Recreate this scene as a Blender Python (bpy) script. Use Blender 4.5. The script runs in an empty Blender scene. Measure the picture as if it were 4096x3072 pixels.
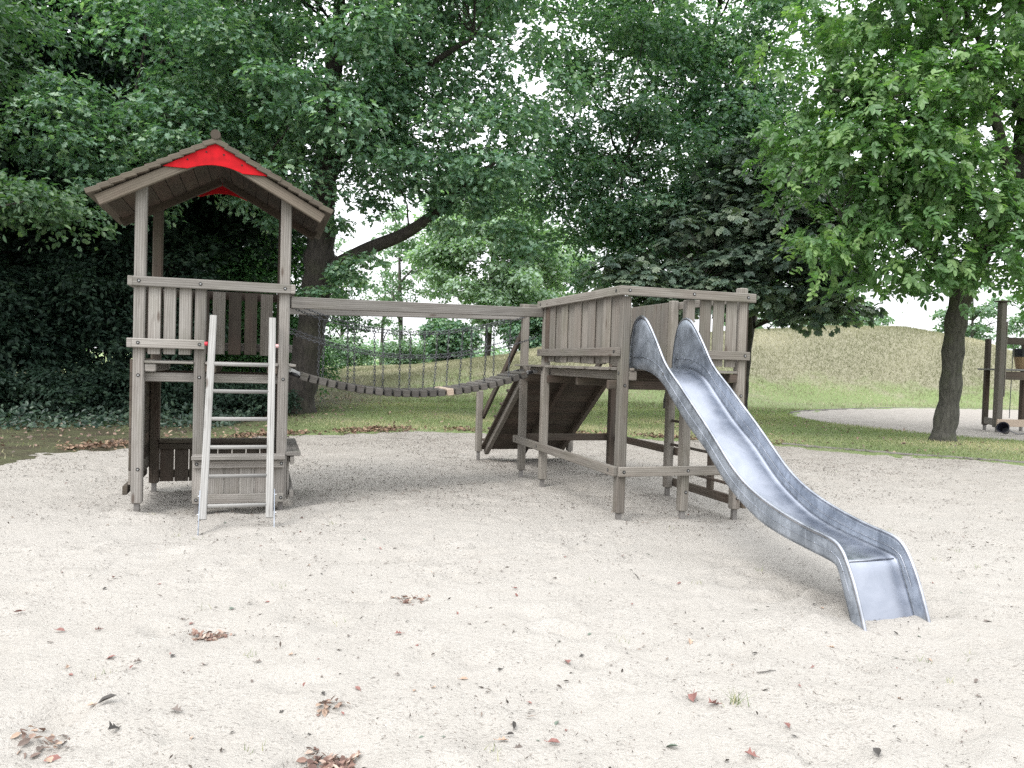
import bpy, math, random
import numpy as np
from mathutils import Vector, Matrix

# ------------------------------------------------------------------ scene, camera, light
sc = bpy.context.scene
COL = sc.collection
PI = math.pi
random.seed(7)
RNG = np.random.default_rng(11)

FPX, PITCH, ROLL, CAMH = 3114.0, 0.027, 0.0296, 1.6
cam_d = bpy.data.cameras.new('camera')
cam_d.sensor_width = 36.0
cam_d.lens = 36.0 * FPX / 4096.0
cam_d.clip_start = 0.05
cam_d.clip_end = 3000
cam = bpy.data.objects.new('camera', cam_d)
COL.objects.link(cam)
_F = Vector((0, math.cos(PITCH), -math.sin(PITCH)))
_U = Vector((0, math.sin(PITCH), math.cos(PITCH)))
_R = Vector((1, 0, 0))
_c, _s = math.cos(ROLL), math.sin(ROLL)
_R2 = _R * _c + _U * _s
_U2 = -_R * _s + _U * _c
_m = Matrix((( _R2.x, _U2.x, -_F.x, 0), (_R2.y, _U2.y, -_F.y, 0), (_R2.z, _U2.z, -_F.z, CAMH), (0, 0, 0, 1)))
cam.matrix_world = _m
sc.camera = cam

SUN_EL, SUN_AZ = math.radians(50), math.radians(212)     # azimuth the light comes from, clockwise from +Y
world = bpy.data.worlds.new('World')
sc.world = world
world.use_nodes = True
wn, wl = world.node_tree.nodes, world.node_tree.links
wn.clear()
wo = wn.new('ShaderNodeOutputWorld')
wb = wn.new('ShaderNodeBackground')
sky = wn.new('ShaderNodeTexSky')
sky.sky_type = 'NISHITA'
sky.sun_disc = False
sky.sun_elevation = SUN_EL
sky.sun_rotation = SUN_AZ
sky.air_density = 1.0
sky.dust_density = 6.0
sky.ozone_density = 1.0
hs = wn.new('ShaderNodeHueSaturation')                   # thin even cloud: little colour left in the sky
hs.inputs['Saturation'].default_value = 0.35
hs.inputs['Value'].default_value = 1.0
wl.new(sky.outputs[0], hs.inputs['Color'])
# an overcast sky is brighter overhead than at the horizon
wtc = wn.new('ShaderNodeTexCoord'); wsx = wn.new('ShaderNodeSeparateXYZ')
wl.new(wtc.outputs['Generated'], wsx.inputs[0])
wr = wn.new('ShaderNodeValToRGB')
wr.color_ramp.elements[0].position = 0.0; wr.color_ramp.elements[0].color = (6.3, 6.4, 6.6, 1)
wr.color_ramp.elements[1].position = 1.0; wr.color_ramp.elements[1].color = (13.8, 14.2, 14.8, 1)
wl.new(wsx.outputs[2], wr.inputs[0])
wm = wn.new('ShaderNodeMix'); wm.data_type = 'RGBA'; wm.inputs[0].default_value = 0.8
wl.new(hs.outputs[0], wm.inputs[6]); wl.new(wr.outputs[0], wm.inputs[7])
wl.new(wm.outputs[2], wb.inputs['Color'])
wb.inputs['Strength'].default_value = 0.15
wl.new(wb.outputs[0], wo.inputs['Surface'])

sun_d = bpy.data.lights.new('sun', 'SUN')
sun_d.energy = 1.25
sun_d.angle = math.radians(24)
sun_d.color = (1.0, 0.97, 0.93)
sun = bpy.data.objects.new('sun', sun_d)
COL.objects.link(sun)
_sd = Vector((math.sin(SUN_AZ) * math.cos(SUN_EL), math.cos(SUN_AZ) * math.cos(SUN_EL), math.sin(SUN_EL)))
sun.rotation_euler = _sd.to_track_quat('Z', 'Y').to_euler()
sun.location = (0, -5, 20)

sc.view_settings.view_transform = 'Standard'
sc.view_settings.look = 'None'
sc.view_settings.exposure = 0.92
sc.view_settings.gamma = 1.0
sc.view_settings.use_curve_mapping = False
sc.render.engine = 'CYCLES'
sc.cycles.max_bounces = 6
sc.cycles.diffuse_bounces = 5
sc.cycles.glossy_bounces = 3
sc.cycles.transmission_bounces = 4
sc.cycles.use_denoising = False
sc.cycles.sample_clamp_indirect = 6.0

# frames of the play equipment: one yaw, two origins
TH = 0.3117
T0 = (-3.696, 7.705, 0.0)
S0 = (1.1285, 7.9387, 0.0)
CT, ST = math.cos(TH), math.sin(TH)

# ------------------------------------------------------------------ helpers
def link(o, parent=None):
    COL.objects.link(o)
    if parent is not None:
        o.parent = parent
    return o

def tag(o, label=None, cat=None, group=None, kind=None):
    if label: o['label'] = label
    if cat: o['category'] = cat
    if group: o['group'] = group
    if kind: o['kind'] = kind
    return o

def empty(name, loc, rz, label, cat, group=None):
    o = bpy.data.objects.new(name, None)
    o.empty_display_size = 0.3
    o.location = loc
    o.rotation_euler = (0, 0, rz)
    link(o)
    return tag(o, label, cat, group)

class MB:
    """collects geometry for ONE mesh object"""
    def __init__(s):
        s.v, s.f, s.uv, s.mi = [], [], [], []
    def add(s, verts, faces, uvs=None, mi=0):
        b = len(s.v)
        s.v += [tuple(p) for p in verts]
        for i, f in enumerate(faces):
            s.f.append([b + k for k in f])
            s.uv.append(uvs[i] if uvs else [(0, 0)] * len(f))
            s.mi.append(mi)
    def bar(s, p0, p1, w, h, up=(0, 0, 1), ch=0.006, mi=0, jit=0.0):
        """timber bar from p0 to p1; w across, h along 'up'; chamfered; UV u along the grain in metres"""
        p0, p1 = Vector(p0), Vector(p1)
        d = p1 - p0
        L = d.length
        x = d / L
        z = Vector(up)
        z = (z - x * z.dot(x)).normalized()
        y = z.cross(x)
        ch = min(ch, w * .45, h * .45)
        a, b = w / 2, h / 2
        ring = [(a, b - ch), (a - ch, b), (-a + ch, b), (-a, b - ch), (-a, -b + ch), (-a + ch, -b), (a - ch, -b), (a, -b + ch)]
        per = [0]
        for i in range(8):
            q0, q1 = ring[i], ring[(i + 1) % 8]
            per.append(per[-1] + math.hypot(q1[0] - q0[0], q1[1] - q0[1]))
        ou, ov = random.uniform(0, 40), random.uniform(0, 40)
        stations = [(0.0, ch * .7), (ch * .7, 0.0), (L - ch * .7, 0.0), (L, ch * .7)]
        V_, F_, UV_ = [], [], []
        for (t, ins) in stations:
            ka, kb = (a - ins) / a, (b - ins) / b
            for (yy, zz) in ring:
                V_.append(p0 + x * t + y * (yy * ka) + z * (zz * kb))
        for k in range(3):
            for i in range(8):
                j = (i + 1) % 8
                F_.append([k * 8 + i, k * 8 + j, (k + 1) * 8 + j, (k + 1) * 8 + i])
                t0, t1 = stations[k][0] + ou, stations[k + 1][0] + ou
                UV_.append([(t0, per[i] + ov), (t0, per[i + 1] + ov), (t1, per[i + 1] + ov), (t1, per[i] + ov)])
        F_.append(list(range(7, -1, -1)))
        UV_.append([(ou + ring[i][0] * .3, ov + ring[i][1]) for i in range(7, -1, -1)])
        F_.append([24 + i for i in range(8)])
        UV_.append([(ou + ring[i][0] * .3, ov + ring[i][1]) for i in range(8)])
        s.add(V_, F_, UV_, mi)
        return s
    def tube(s, pts, rad, n=8, mi=0, closed=False, caps=True, flat=1.0, upv=(0, 0, 1)):
        pts = [Vector(p) for p in pts]
        N = len(pts)
        if not hasattr(rad, '__len__'):
            rad = [rad] * N
        V_, F_, UV_ = [], [], []
        L = 0
        prev = None
        for k, p in enumerate(pts):
            if closed:
                t = (pts[(k + 1) % N] - pts[k - 1]).normalized()
            else:
                t = (pts[min(k + 1, N - 1)] - pts[max(k - 1, 0)]).normalized()
            if prev is None:
                u = Vector(upv)
                if abs(u.dot(t)) > .95: u = Vector((1, 0, 0))
            else:
                u = prev
            u = (u - t * u.dot(t)).normalized()
            prev = u
            w = t.cross(u)
            for i in range(n):
                a = 2 * PI * i / n
                V_.append(p + (u * math.sin(a) * flat + w * math.cos(a)) * rad[k])
        lens = [0]
        for k in range(1, N): lens.append(lens[-1] + (pts[k] - pts[k - 1]).length)
        K = N if closed else N - 1
        for k in range(K):
            k2 = (k + 1) % N
            for i in range(n):
                j = (i + 1) % n
                F_.append([k * n + i, k * n + j, k2 * n + j, k2 * n + i])
                l0 = lens[k]; l1 = lens[k2] if k2 else l0 + .01
                c = 2 * PI * max(rad)
                UV_.append([(l0, c * i / n), (l0, c * (i + 1) / n), (l1, c * (i + 1) / n), (l1, c * i / n)])
        if caps and not closed:
            F_.append(list(range(n - 1, -1, -1))); UV_.append([(0, 0)] * n)
            F_.append([(N - 1) * n + i for i in range(n)]); UV_.append([(0, 0)] * n)
        s.add(V_, F_, UV_, mi)
        return s
    def cyl(s, p0, p1, r, n=12, mi=0):
        return s.tube([p0, p1], r, n=n, mi=mi)
    def build(s, name, mat, parent=None, smooth=False, loc=(0, 0, 0)):
        me = bpy.data.meshes.new(name)
        me.from_pydata(s.v, [], s.f)
        uvl = me.uv_layers.new(name='UVMap')
        flat = [c for f in s.uv for q in f for c in q]
        uvl.data.foreach_set('uv', flat)
        mats = mat if isinstance(mat, (list, tuple)) else [mat]
        for m in mats: me.materials.append(m)
        me.polygons.foreach_set('material_index', s.mi)
        me.polygons.foreach_set('use_smooth', [bool(smooth)] * len(s.f))
        me.update()
        o = bpy.data.objects.new(name, me)
        o.location = loc
        return link(o, parent)

def np_mesh(name, verts, faces, mat, parent=None, lv=None, smooth=False, loc=(0, 0, 0), k=None):
    """fast mesh: verts (N,3), faces (M,k) int array"""
    me = bpy.data.meshes.new(name)
    verts = np.asarray(verts, np.float32)
    faces = np.asarray(faces, np.int32)
    M, k = faces.shape
    me.vertices.add(len(verts)); me.vertices.foreach_set('co', verts.ravel())
    me.loops.add(M * k); me.loops.foreach_set('vertex_index', faces.ravel())
    me.polygons.add(M)
    me.polygons.foreach_set('loop_start', np.arange(0, M * k, k, dtype=np.int32))
    try:
        me.polygons.foreach_set('loop_total', np.full(M, k, np.int32))
    except Exception:
        pass
    me.polygons.foreach_set('use_smooth', np.full(M, smooth, bool))
    if lv is not None:
        at = me.attributes.new('lv', 'FLOAT', 'FACE')
        at.data.foreach_set('value', np.asarray(lv, np.float32))
    me.materials.append(mat)
    me.update(calc_edges=True)
    o = bpy.data.objects.new(name, me)
    o.location = loc
    return link(o, parent)

# ------------------------------------------------------------------ materials
def newmat(name):
    m = bpy.data.materials.new(name)
    m.use_nodes = True
    nt = m.node_tree
    nt.nodes.clear()
    out = nt.nodes.new('ShaderNodeOutputMaterial')
    bs = nt.nodes.new('ShaderNodeBsdfPrincipled')
    nt.links.new(bs.outputs[0], out.inputs['Surface'])
    return m, nt, bs, out

def N(nt, t, **kw):
    n = nt.nodes.new(t)
    for k, v in kw.items():
        if k.startswith('i_'):
            key = k[2:].replace('_', ' ')
            n.inputs[key].default_value = v
        else:
            setattr(n, k, v)
    return n

def ramp(nt, fac, stops, interp='LINEAR'):
    r = nt.nodes.new('ShaderNodeValToRGB')
    r.color_ramp.interpolation = interp
    el = r.color_ramp.elements
    while len(el) > 1: el.remove(el[-1])
    el[0].position = stops[0][0]; el[0].color = (*stops[0][1], 1)
    for p, c in stops[1:]:
        e = el.new(p); e.color = (*c, 1)
    nt.links.new(fac, r.inputs[0])
    return r.outputs[0]

def mixc(nt, fac, a, b, mode='MIX'):
    n = nt.nodes.new('ShaderNodeMix')
    n.data_type = 'RGBA'; n.blend_type = mode
    for s_, v in ((0, fac), (6, a), (7, b)):
        if hasattr(v, 'links') or hasattr(v, 'is_linked'):
            nt.links.new(v, n.inputs[s_])
        elif s_ == 0:
            n.inputs[0].default_value = v
        else:
            n.inputs[s_].default_value = (*v, 1)
    return n.outputs[2]

def noise(nt, vec, scale, detail=4, rough=.55, dist=0.0):
    n = N(nt, 'ShaderNodeTexNoise')
    n.inputs['Scale'].default_value = scale
    n.inputs['Detail'].default_value = detail
    n.inputs['Roughness'].default_value = rough
    n.inputs['Distortion'].default_value = dist
    if vec is not None: nt.links.new(vec, n.inputs['Vector'])
    return n.outputs[0]

def mapping(nt, vec, scale=(1, 1, 1), loc=(0, 0, 0)):
    n = N(nt, 'ShaderNodeMapping')
    n.inputs['Scale'].default_value = scale
    n.inputs['Location'].default_value = loc
    nt.links.new(vec, n.inputs['Vector'])
    return n.outputs[0]

def bump(nt, h, strength, dist, bs):
    b = N(nt, 'ShaderNodeBump')
    b.inputs['Strength'].default_value = strength
    b.inputs['Distance'].default_value = dist
    nt.links.new(h, b.inputs['Height'])
    nt.links.new(b.outputs[0], bs.inputs['Normal'])
    return b

def wood_mat(name, dark, mid, light, algae=0.25, red=0.0, rough=.85):
    m, nt, bs, out = newmat(name)
    uv = N(nt, 'ShaderNodeUVMap', uv_map='UVMap').outputs[0]
    fine = noise(nt, mapping(nt, uv, (3.5, 150, 1)), 1.0, 5, .62)
    mid_n = noise(nt, mapping(nt, uv, (1.3, 26, 1)), 1.0, 3, .5, .6)
    big = noise(nt, mapping(nt, uv, (1.1, 2.2, 1)), 1.6, 3, .6)
    wv = N(nt, 'ShaderNodeTexWave', wave_type='BANDS', bands_direction='Y')
    wv.inputs['Scale'].default_value = 14; wv.inputs['Distortion'].default_value = 5
    wv.inputs['Detail'].default_value = 2; wv.inputs['Detail Scale'].default_value = .35
    nt.links.new(mapping(nt, uv, (.35, 1, 1)), wv.inputs['Vector'])
    base = ramp(nt, fine, [(.28, dark), (.5, mid), (.72, light)])
    c2 = mixc(nt, .38, base, ramp(nt, wv.outputs[0], [(0, dark), (.55, mid), (1, light)]))
    c3 = mixc(nt, .30, c2, ramp(nt, mid_n, [(.3, dark), (.62, light)]))
    obj = N(nt, 'ShaderNodeObjectInfo')
    # whole-plank tone differences
    rv = N(nt, 'ShaderNodeMapRange'); nt.links.new(obj.outputs['Random'], rv.inputs[0])
    rv.inputs[3].default_value = .70; rv.inputs[4].default_value = 1.22
    hsv = N(nt, 'ShaderNodeHueSaturation'); nt.links.new(rv.outputs[0], hsv.inputs['Value']); nt.links.new(c3, hsv.inputs['Color'])
    c4 = hsv.outputs[0]
    # algae / weather stains with a shape of their own
    st = ramp(nt, big, [(.5, (0, 0, 0)), (.72, (1, 1, 1))])
    c5 = mixc(nt, mult(nt, st, algae), c4, (.105, .105, .07))
    st2 = ramp(nt, noise(nt, mapping(nt, uv, (2.4, 9, 1), (5, 3, 0)), 1.3, 4, .6), [(.58, (0, 0, 0)), (.74, (1, 1, 1))])
    c6 = mixc(nt, mult(nt, st2, .45), c5, (.085, .072, .06))
    if red > 0:
        st3 = ramp(nt, noise(nt, mapping(nt, uv, (.8, 3, 1), (9, 1, 0)), 1.2, 3, .6), [(.45, (0, 0, 0)), (.7, (1, 1, 1))])
        c6 = mixc(nt, mult(nt, st3, red), c6, (.19, .11, .085))
    # drying cracks along the grain
    ck = ramp(nt, noise(nt, mapping(nt, uv, (1.6, 95, 1), (2, 7, 0)), 1.0, 2, .5), [(.70, (0, 0, 0)), (.76, (1, 1, 1))])
    c7 = mixc(nt, mult(nt, ck, .6), c6, (.05, .043, .038))
    # knots
    vo = N(nt, 'ShaderNodeTexVoronoi'); vo.inputs['Scale'].default_value = 1.0
    nt.links.new(mapping(nt, uv, (2.1, 7.5, 1)), vo.inputs['Vector'])
    kn = ramp(nt, vo.outputs['Distance'], [(.07, (1, 1, 1)), (.15, (0, 0, 0))])
    c8 = mixc(nt, mult(nt, kn, .75), c7, (.07, .05, .038))
    nt.links.new(c8, bs.inputs['Base Color'])
    bs.inputs['Roughness'].default_value = rough
    bs.inputs['Specular IOR Level'].default_value = .25
    bump(nt, fine, .5, .0025, bs)
    return m

def mult(nt, a, k):
    n = N(nt, 'ShaderNodeMath', operation='MULTIPLY')
    nt.links.new(a, n.inputs[0]); n.inputs[1].default_value = k
    return n.outputs[0]

W_GREY = wood_mat('weathered_wood', (0.104, 0.0944, 0.084), (0.212, 0.1984, 0.1808), (0.32, 0.3056, 0.284), .32, .08)
W_PLAT = wood_mat('weathered_brown_wood', (0.076, 0.0672, 0.0568), (0.164, 0.1496, 0.1296), (0.248, 0.2336, 0.2096), .42, .12)
W_RAFTER = wood_mat('brown_rafter_wood', (0.064, 0.0528, 0.0416), (0.12, 0.1024, 0.08), (0.176, 0.152, 0.124), .3, .2)
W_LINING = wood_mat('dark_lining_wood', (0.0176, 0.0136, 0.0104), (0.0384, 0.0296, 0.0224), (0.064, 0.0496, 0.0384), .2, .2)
W_BROWN = wood_mat('dark_brown_wood', (.032, .026, .021), (.068, .056, .045), (.105, .09, .074), .35, .2)  # darker brown timber, mostly for back, inner and underside parts
W_LADDER = wood_mat('bleached_wood', (0.128, 0.124, 0.1184), (0.232, 0.228, 0.2176), (0.336, 0.332, 0.32), .15, 0)
W_PLANK = wood_mat('dark_plank_wood', (0.04, 0.036, 0.032), (0.08, 0.0736, 0.0664), (0.136, 0.128, 0.1184), .3, 0)
W_NEW = wood_mat('new_pale_wood', (0.336, 0.256, 0.184), (0.464, 0.368, 0.288), (0.544, 0.456, 0.376), .03, 0)
W_SHINGLE = wood_mat('shingle_wood', (0.044, 0.036, 0.028), (0.084, 0.0712, 0.056), (0.136, 0.1184, 0.0944), .5, .1)

def metal_mat(name, c0, c1, rough, spangle=0, bumpy=0, metallic=1.0, lo=None):
    m, nt, bs, out = newmat(name)
    tc = N(nt, 'ShaderNodeTexCoord').outputs['Object']
    n1 = noise(nt, tc, 5.0, 5, .65, .5)
    n2 = noise(nt, mapping(nt, tc, (1, 1, 1)), 28.0, 3, .6)
    col = ramp(nt, n1, [(.35, c0), (.62, c1)])
    if spangle:
        vo = N(nt, 'ShaderNodeTexVoronoi'); vo.inputs['Scale'].default_value = 55
        nt.links.new(tc, vo.inputs['Vector'])
        col = mixc(nt, spangle, col, ramp(nt, vo.outputs['Color'], [(.2, c0), (.8, c1)]))
        # pale runs and dark dull patches
        st = ramp(nt, noise(nt, mapping(nt, tc, (9, 9, 2.2)), 1.3, 5, .7, .8), [(.5, (0, 0, 0)), (.66, (1, 1, 1))])
        col = mixc(nt, mult(nt, st, .5), col, tuple(min(1, v * 1.35) for v in c1))
    nt.links.new(col, bs.inputs['Base Color'])
    bs.inputs['Metallic'].default_value = metallic
    rr = N(nt, 'ShaderNodeMapRange'); nt.links.new(n1, rr.inputs[0])
    rr.inputs[1].default_value = .3; rr.inputs[2].default_value = .7
    rr.inputs[3].default_value = rough * .8; rr.inputs[4].default_value = min(1, rough * 1.25)
    nt.links.new(rr.outputs[0], bs.inputs['Roughness'])
    if bumpy: bump(nt, n2, bumpy, .002, bs)
    return m

M_GALV = metal_mat('galvanised_steel', (.22, .25, .295), (.40, .44, .50), .46, .08, .015, .8)
M_BED = metal_mat('polished_slide_steel', (.28, .30, .345), (.36, .38, .43), .34, 0, .008)
M_RIM = metal_mat('worn_steel_rim', (0.252, 0.2688, 0.3024), (0.42, 0.4368, 0.4788), .36, 0, .05)
M_CHAIN = metal_mat('chain_steel', (0.063, 0.0672, 0.0739), (0.1428, 0.147, 0.1554), .5, 0, 0, .7)
M_BOLT = metal_mat('bolt_steel', (.25, .25, .25), (.45, .45, .45), .45)
M_FOOT = metal_mat('steel_foot', (.13, .12, .11), (.22, .21, .20), .6, 0, .1, .3)

def plain(name, c, rough=.6, var=.15, scale=6, metallic=0):
    m, nt, bs, out = newmat(name)
    tc = N(nt, 'ShaderNodeTexCoord').outputs['Object']
    n1 = noise(nt, tc, scale, 5, .6)
    col = ramp(nt, n1, [(.3, tuple(v * (1 - var) for v in c)), (.7, tuple(min(1, v * (1 + var)) for v in c))])
    nt.links.new(col, bs.inputs['Base Color'])
    bs.inputs['Roughness'].default_value = rough
    bs.inputs['Metallic'].default_value = metallic
    return m
M_RED = plain('red_board_paint', (.40, .004, .009), .75, .25, 9)
M_RED.node_tree.nodes['Principled BSDF'].inputs['Specular IOR Level'].default_value = .2
M_HOLE = plain('bolt_recess', (.012, .011, .010), .9)
M_CAPRED = plain('red_plastic', (.5, .02, .04), .4)
M_CAPPINK = plain('faded_pink_plastic', (.55, .33, .33), .5)
M_RUBBER = plain('black_rubber', (.012, .012, .014), .5)
M_BLACKPL = plain('black_plastic', (.02, .02, .03), .35)
M_TAN = plain('tan_wood', (.32, .22, .13), .7)
M_EDGE = plain('grey_edging', (.13, .12, .11), .9, .3, 3)

def bark_mat(name, c0, c1, moss=.0, sc_=1.0):
    m, nt, bs, out = newmat(name)
    tc = N(nt, 'ShaderNodeTexCoord').outputs['Object']
    n1 = noise(nt, mapping(nt, tc, (9 * sc_, 9 * sc_, 2.0 * sc_)), 1.6, 6, .7, .6)
    n2 = noise(nt, tc, 1.4, 4, .6)
    col = ramp(nt, n1, [(.32, c0), (.62, c1)])
    col = mixc(nt, mult(nt, ramp(nt, n2, [(.5, (0, 0, 0)), (.68, (1, 1, 1))]), moss), col, (.07, .085, .035))
    nt.links.new(col, bs.inputs['Base Color'])
    bs.inputs['Roughness'].default_value = .95
    bump(nt, n1, .9, .03, bs)
    return m
B_OAK = bark_mat('oak_bark', (.012, .010, .009), (.05, .043, .037), .15)
B_WALNUT = bark_mat('walnut_bark', (.028, .026, .023), (.095, .09, .078), .45, 1.4)
B_THIN = bark_mat('grey_bark', (.06, .055, .05), (.13, .12, .11), .1)

def leaf_mat(name, dark, mid, light, transl=.32, tc_=None, rough=.45, spec=.5):
    m, nt, bs, out = newmat(name)
    at = N(nt, 'ShaderNodeAttribute', attribute_name='lv')
    col = ramp(nt, at.outputs['Fac'], [(0, dark), (.5, mid), (.9, light), (1, light)])
    nt.links.new(col, bs.inputs['Base Color'])
    bs.inputs['Roughness'].default_value = rough
    bs.inputs['Specular IOR Level'].default_value = spec
    tr = N(nt, 'ShaderNodeBsdfTranslucent')
    tcol = mixc(nt, 1.0, col, tc_ or (1.0, 1.35, .45), 'MULTIPLY')
    nt.links.new(tcol, tr.inputs['Color'])
    mx = N(nt, 'ShaderNodeMixShader'); mx.inputs[0].default_value = transl
    nt.links.new(bs.outputs[0], mx.inputs[1]); nt.links.new(tr.outputs[0], mx.inputs[2])
    nt.links.new(mx.outputs[0], out.inputs['Surface'])
    return m
L_OAK = leaf_mat('oak_leaf', (.066, .138, .095), (.155, .268, .178), (.32, .43, .285), .36)
L_OAK2 = leaf_mat('oak_leaf_deep', (.068, .142, .10), (.155, .268, .182), (.31, .42, .28), .36)
L_WALNUT = leaf_mat('walnut_leaf', (.075, .155, .065), (.14, .25, .105), (.26, .38, .155), .42)
L_CHEST = leaf_mat('chestnut_leaf', (.06, .10, .08), (.12, .175, .13), (.25, .30, .22), .25)
L_HORN = leaf_mat('hornbeam_leaf', (.04, .09, .05), (.075, .14, .075), (.14, .215, .105), .34)
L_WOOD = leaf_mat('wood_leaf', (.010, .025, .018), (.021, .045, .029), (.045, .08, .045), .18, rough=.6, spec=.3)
L_SHRUB = leaf_mat('shrub_leaf', (.04, .11, .045), (.075, .18, .07), (.15, .27, .10), .34)
L_FAR = leaf_mat('far_pale_leaf', (.22, .31, .24), (.32, .42, .34), (.44, .53, .43), .4)  # pale leaf, lightened further in place of distance haze
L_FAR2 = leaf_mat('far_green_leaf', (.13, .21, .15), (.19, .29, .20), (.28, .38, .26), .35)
L_GRASS = leaf_mat('grass_blade', (.12, .17, .075), (.225, .25, .13), (.40, .36, .235), .25, rough=.7, spec=.2)
L_STRAW = leaf_mat('straw_blade', (.15, .16, .09), (.26, .26, .165), (.42, .40, .28), .2, (1, 1, .8), rough=.8, spec=.15)
L_DRY = leaf_mat('dry_leaf', (0.0765, 0.0595, 0.0467), (0.187, 0.119, 0.085), (0.323, 0.2295, 0.1615), .12, (1, .9, .7), rough=.8, spec=.2)
L_DRYP = leaf_mat('faded_dry_leaf', (0.1275, 0.1062, 0.0935), (0.2125, 0.1445, 0.119), (0.34, 0.255, 0.1955), .1, (1, .9, .8), rough=.85, spec=.2)

def sand_mat():
    m, nt, bs, out = newmat('sand')
    tc = N(nt, 'ShaderNodeTexCoord').outputs['Object']
    n_big = noise(nt, tc, .35, 4, .6)
    n_mid = noise(nt, tc, 3.0, 5, .6)
    n_f = noise(nt, tc, 70, 4, .7)
    n_g = noise(nt, tc, 260, 2, .6)
    col = ramp(nt, n_big, [(.3, (0.337, 0.315, 0.283)), (.7, (0.387, 0.367, 0.336))])
    col = mixc(nt, .35, col, ramp(nt, n_mid, [(.3, (0.315, 0.294, 0.262)), (.7, (0.409, 0.390, 0.360))]))
    col = mixc(nt, .4, col, ramp(nt, n_g, [(.3, (0.234, 0.219, 0.197)), (.55, (0.381, 0.360, 0.329)), (.75, (0.481, 0.471, 0.443))]))
    # tree shade painted into the sand colour: browner towards the back, broken by noise
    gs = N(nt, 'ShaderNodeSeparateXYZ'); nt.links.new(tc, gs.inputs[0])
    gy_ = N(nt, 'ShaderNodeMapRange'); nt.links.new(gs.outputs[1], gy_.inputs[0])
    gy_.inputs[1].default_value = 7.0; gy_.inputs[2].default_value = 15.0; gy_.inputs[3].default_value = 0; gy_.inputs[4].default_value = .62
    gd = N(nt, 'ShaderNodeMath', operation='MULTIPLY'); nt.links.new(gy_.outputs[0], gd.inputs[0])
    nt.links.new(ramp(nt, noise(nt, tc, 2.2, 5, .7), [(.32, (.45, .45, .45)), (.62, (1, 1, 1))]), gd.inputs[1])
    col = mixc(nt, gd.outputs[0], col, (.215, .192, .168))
    # scattered dark grit
    vo = N(nt, 'ShaderNodeTexVoronoi'); vo.inputs['Scale'].default_value = 34
    nt.links.new(mapping(nt, tc, (1, 1, .01)), vo.inputs['Vector'])
    sp = ramp(nt, vo.outputs['Distance'], [(.05, (1, 1, 1)), (.13, (0, 0, 0))])
    msk = ramp(nt, n_mid, [(.46, (0, 0, 0)), (.60, (1, 1, 1))])
    g = N(nt, 'ShaderNodeMath', operation='MULTIPLY')
    nt.links.new(sp, g.inputs[0]); nt.links.new(msk, g.inputs[1])
    col = mixc(nt, mult(nt, g.outputs[0], .75), col, (.16, .13, .11))
    fl = ramp(nt, noise(nt, mapping(nt, tc, (38, 90, 40)), 1.0, 3, .6), [(.56, (0, 0, 0)), (.64, (1, 1, 1))])
    g2_ = N(nt, 'ShaderNodeMath', operation='MULTIPLY'); nt.links.new(fl, g2_.inputs[0])
    nt.links.new(ramp(nt, noise(nt, tc, 1.1, 4, .65), [(.40, (.25, .25, .25)), (.62, (1, 1, 1))]), g2_.inputs[1])
    col = mixc(nt, mult(nt, g2_.outputs[0], .75), col, (.15, .135, .12))
    nt.links.new(col, bs.inputs['Base Color'])
    bs.inputs['Roughness'].default_value = 1.0
    bs.inputs['Specular IOR Level'].default_value = .1
    h = N(nt, 'ShaderNodeMath', operation='ADD')
    n_l = noise(nt, tc, 13, 5, .7)
    nt.links.new(mult(nt, n_f, .45), h.inputs[0]); nt.links.new(n_l, h.inputs[1])
    bump(nt, h.outputs[0], .9, .028, bs)
    return m
M_SAND = sand_mat()

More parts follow.
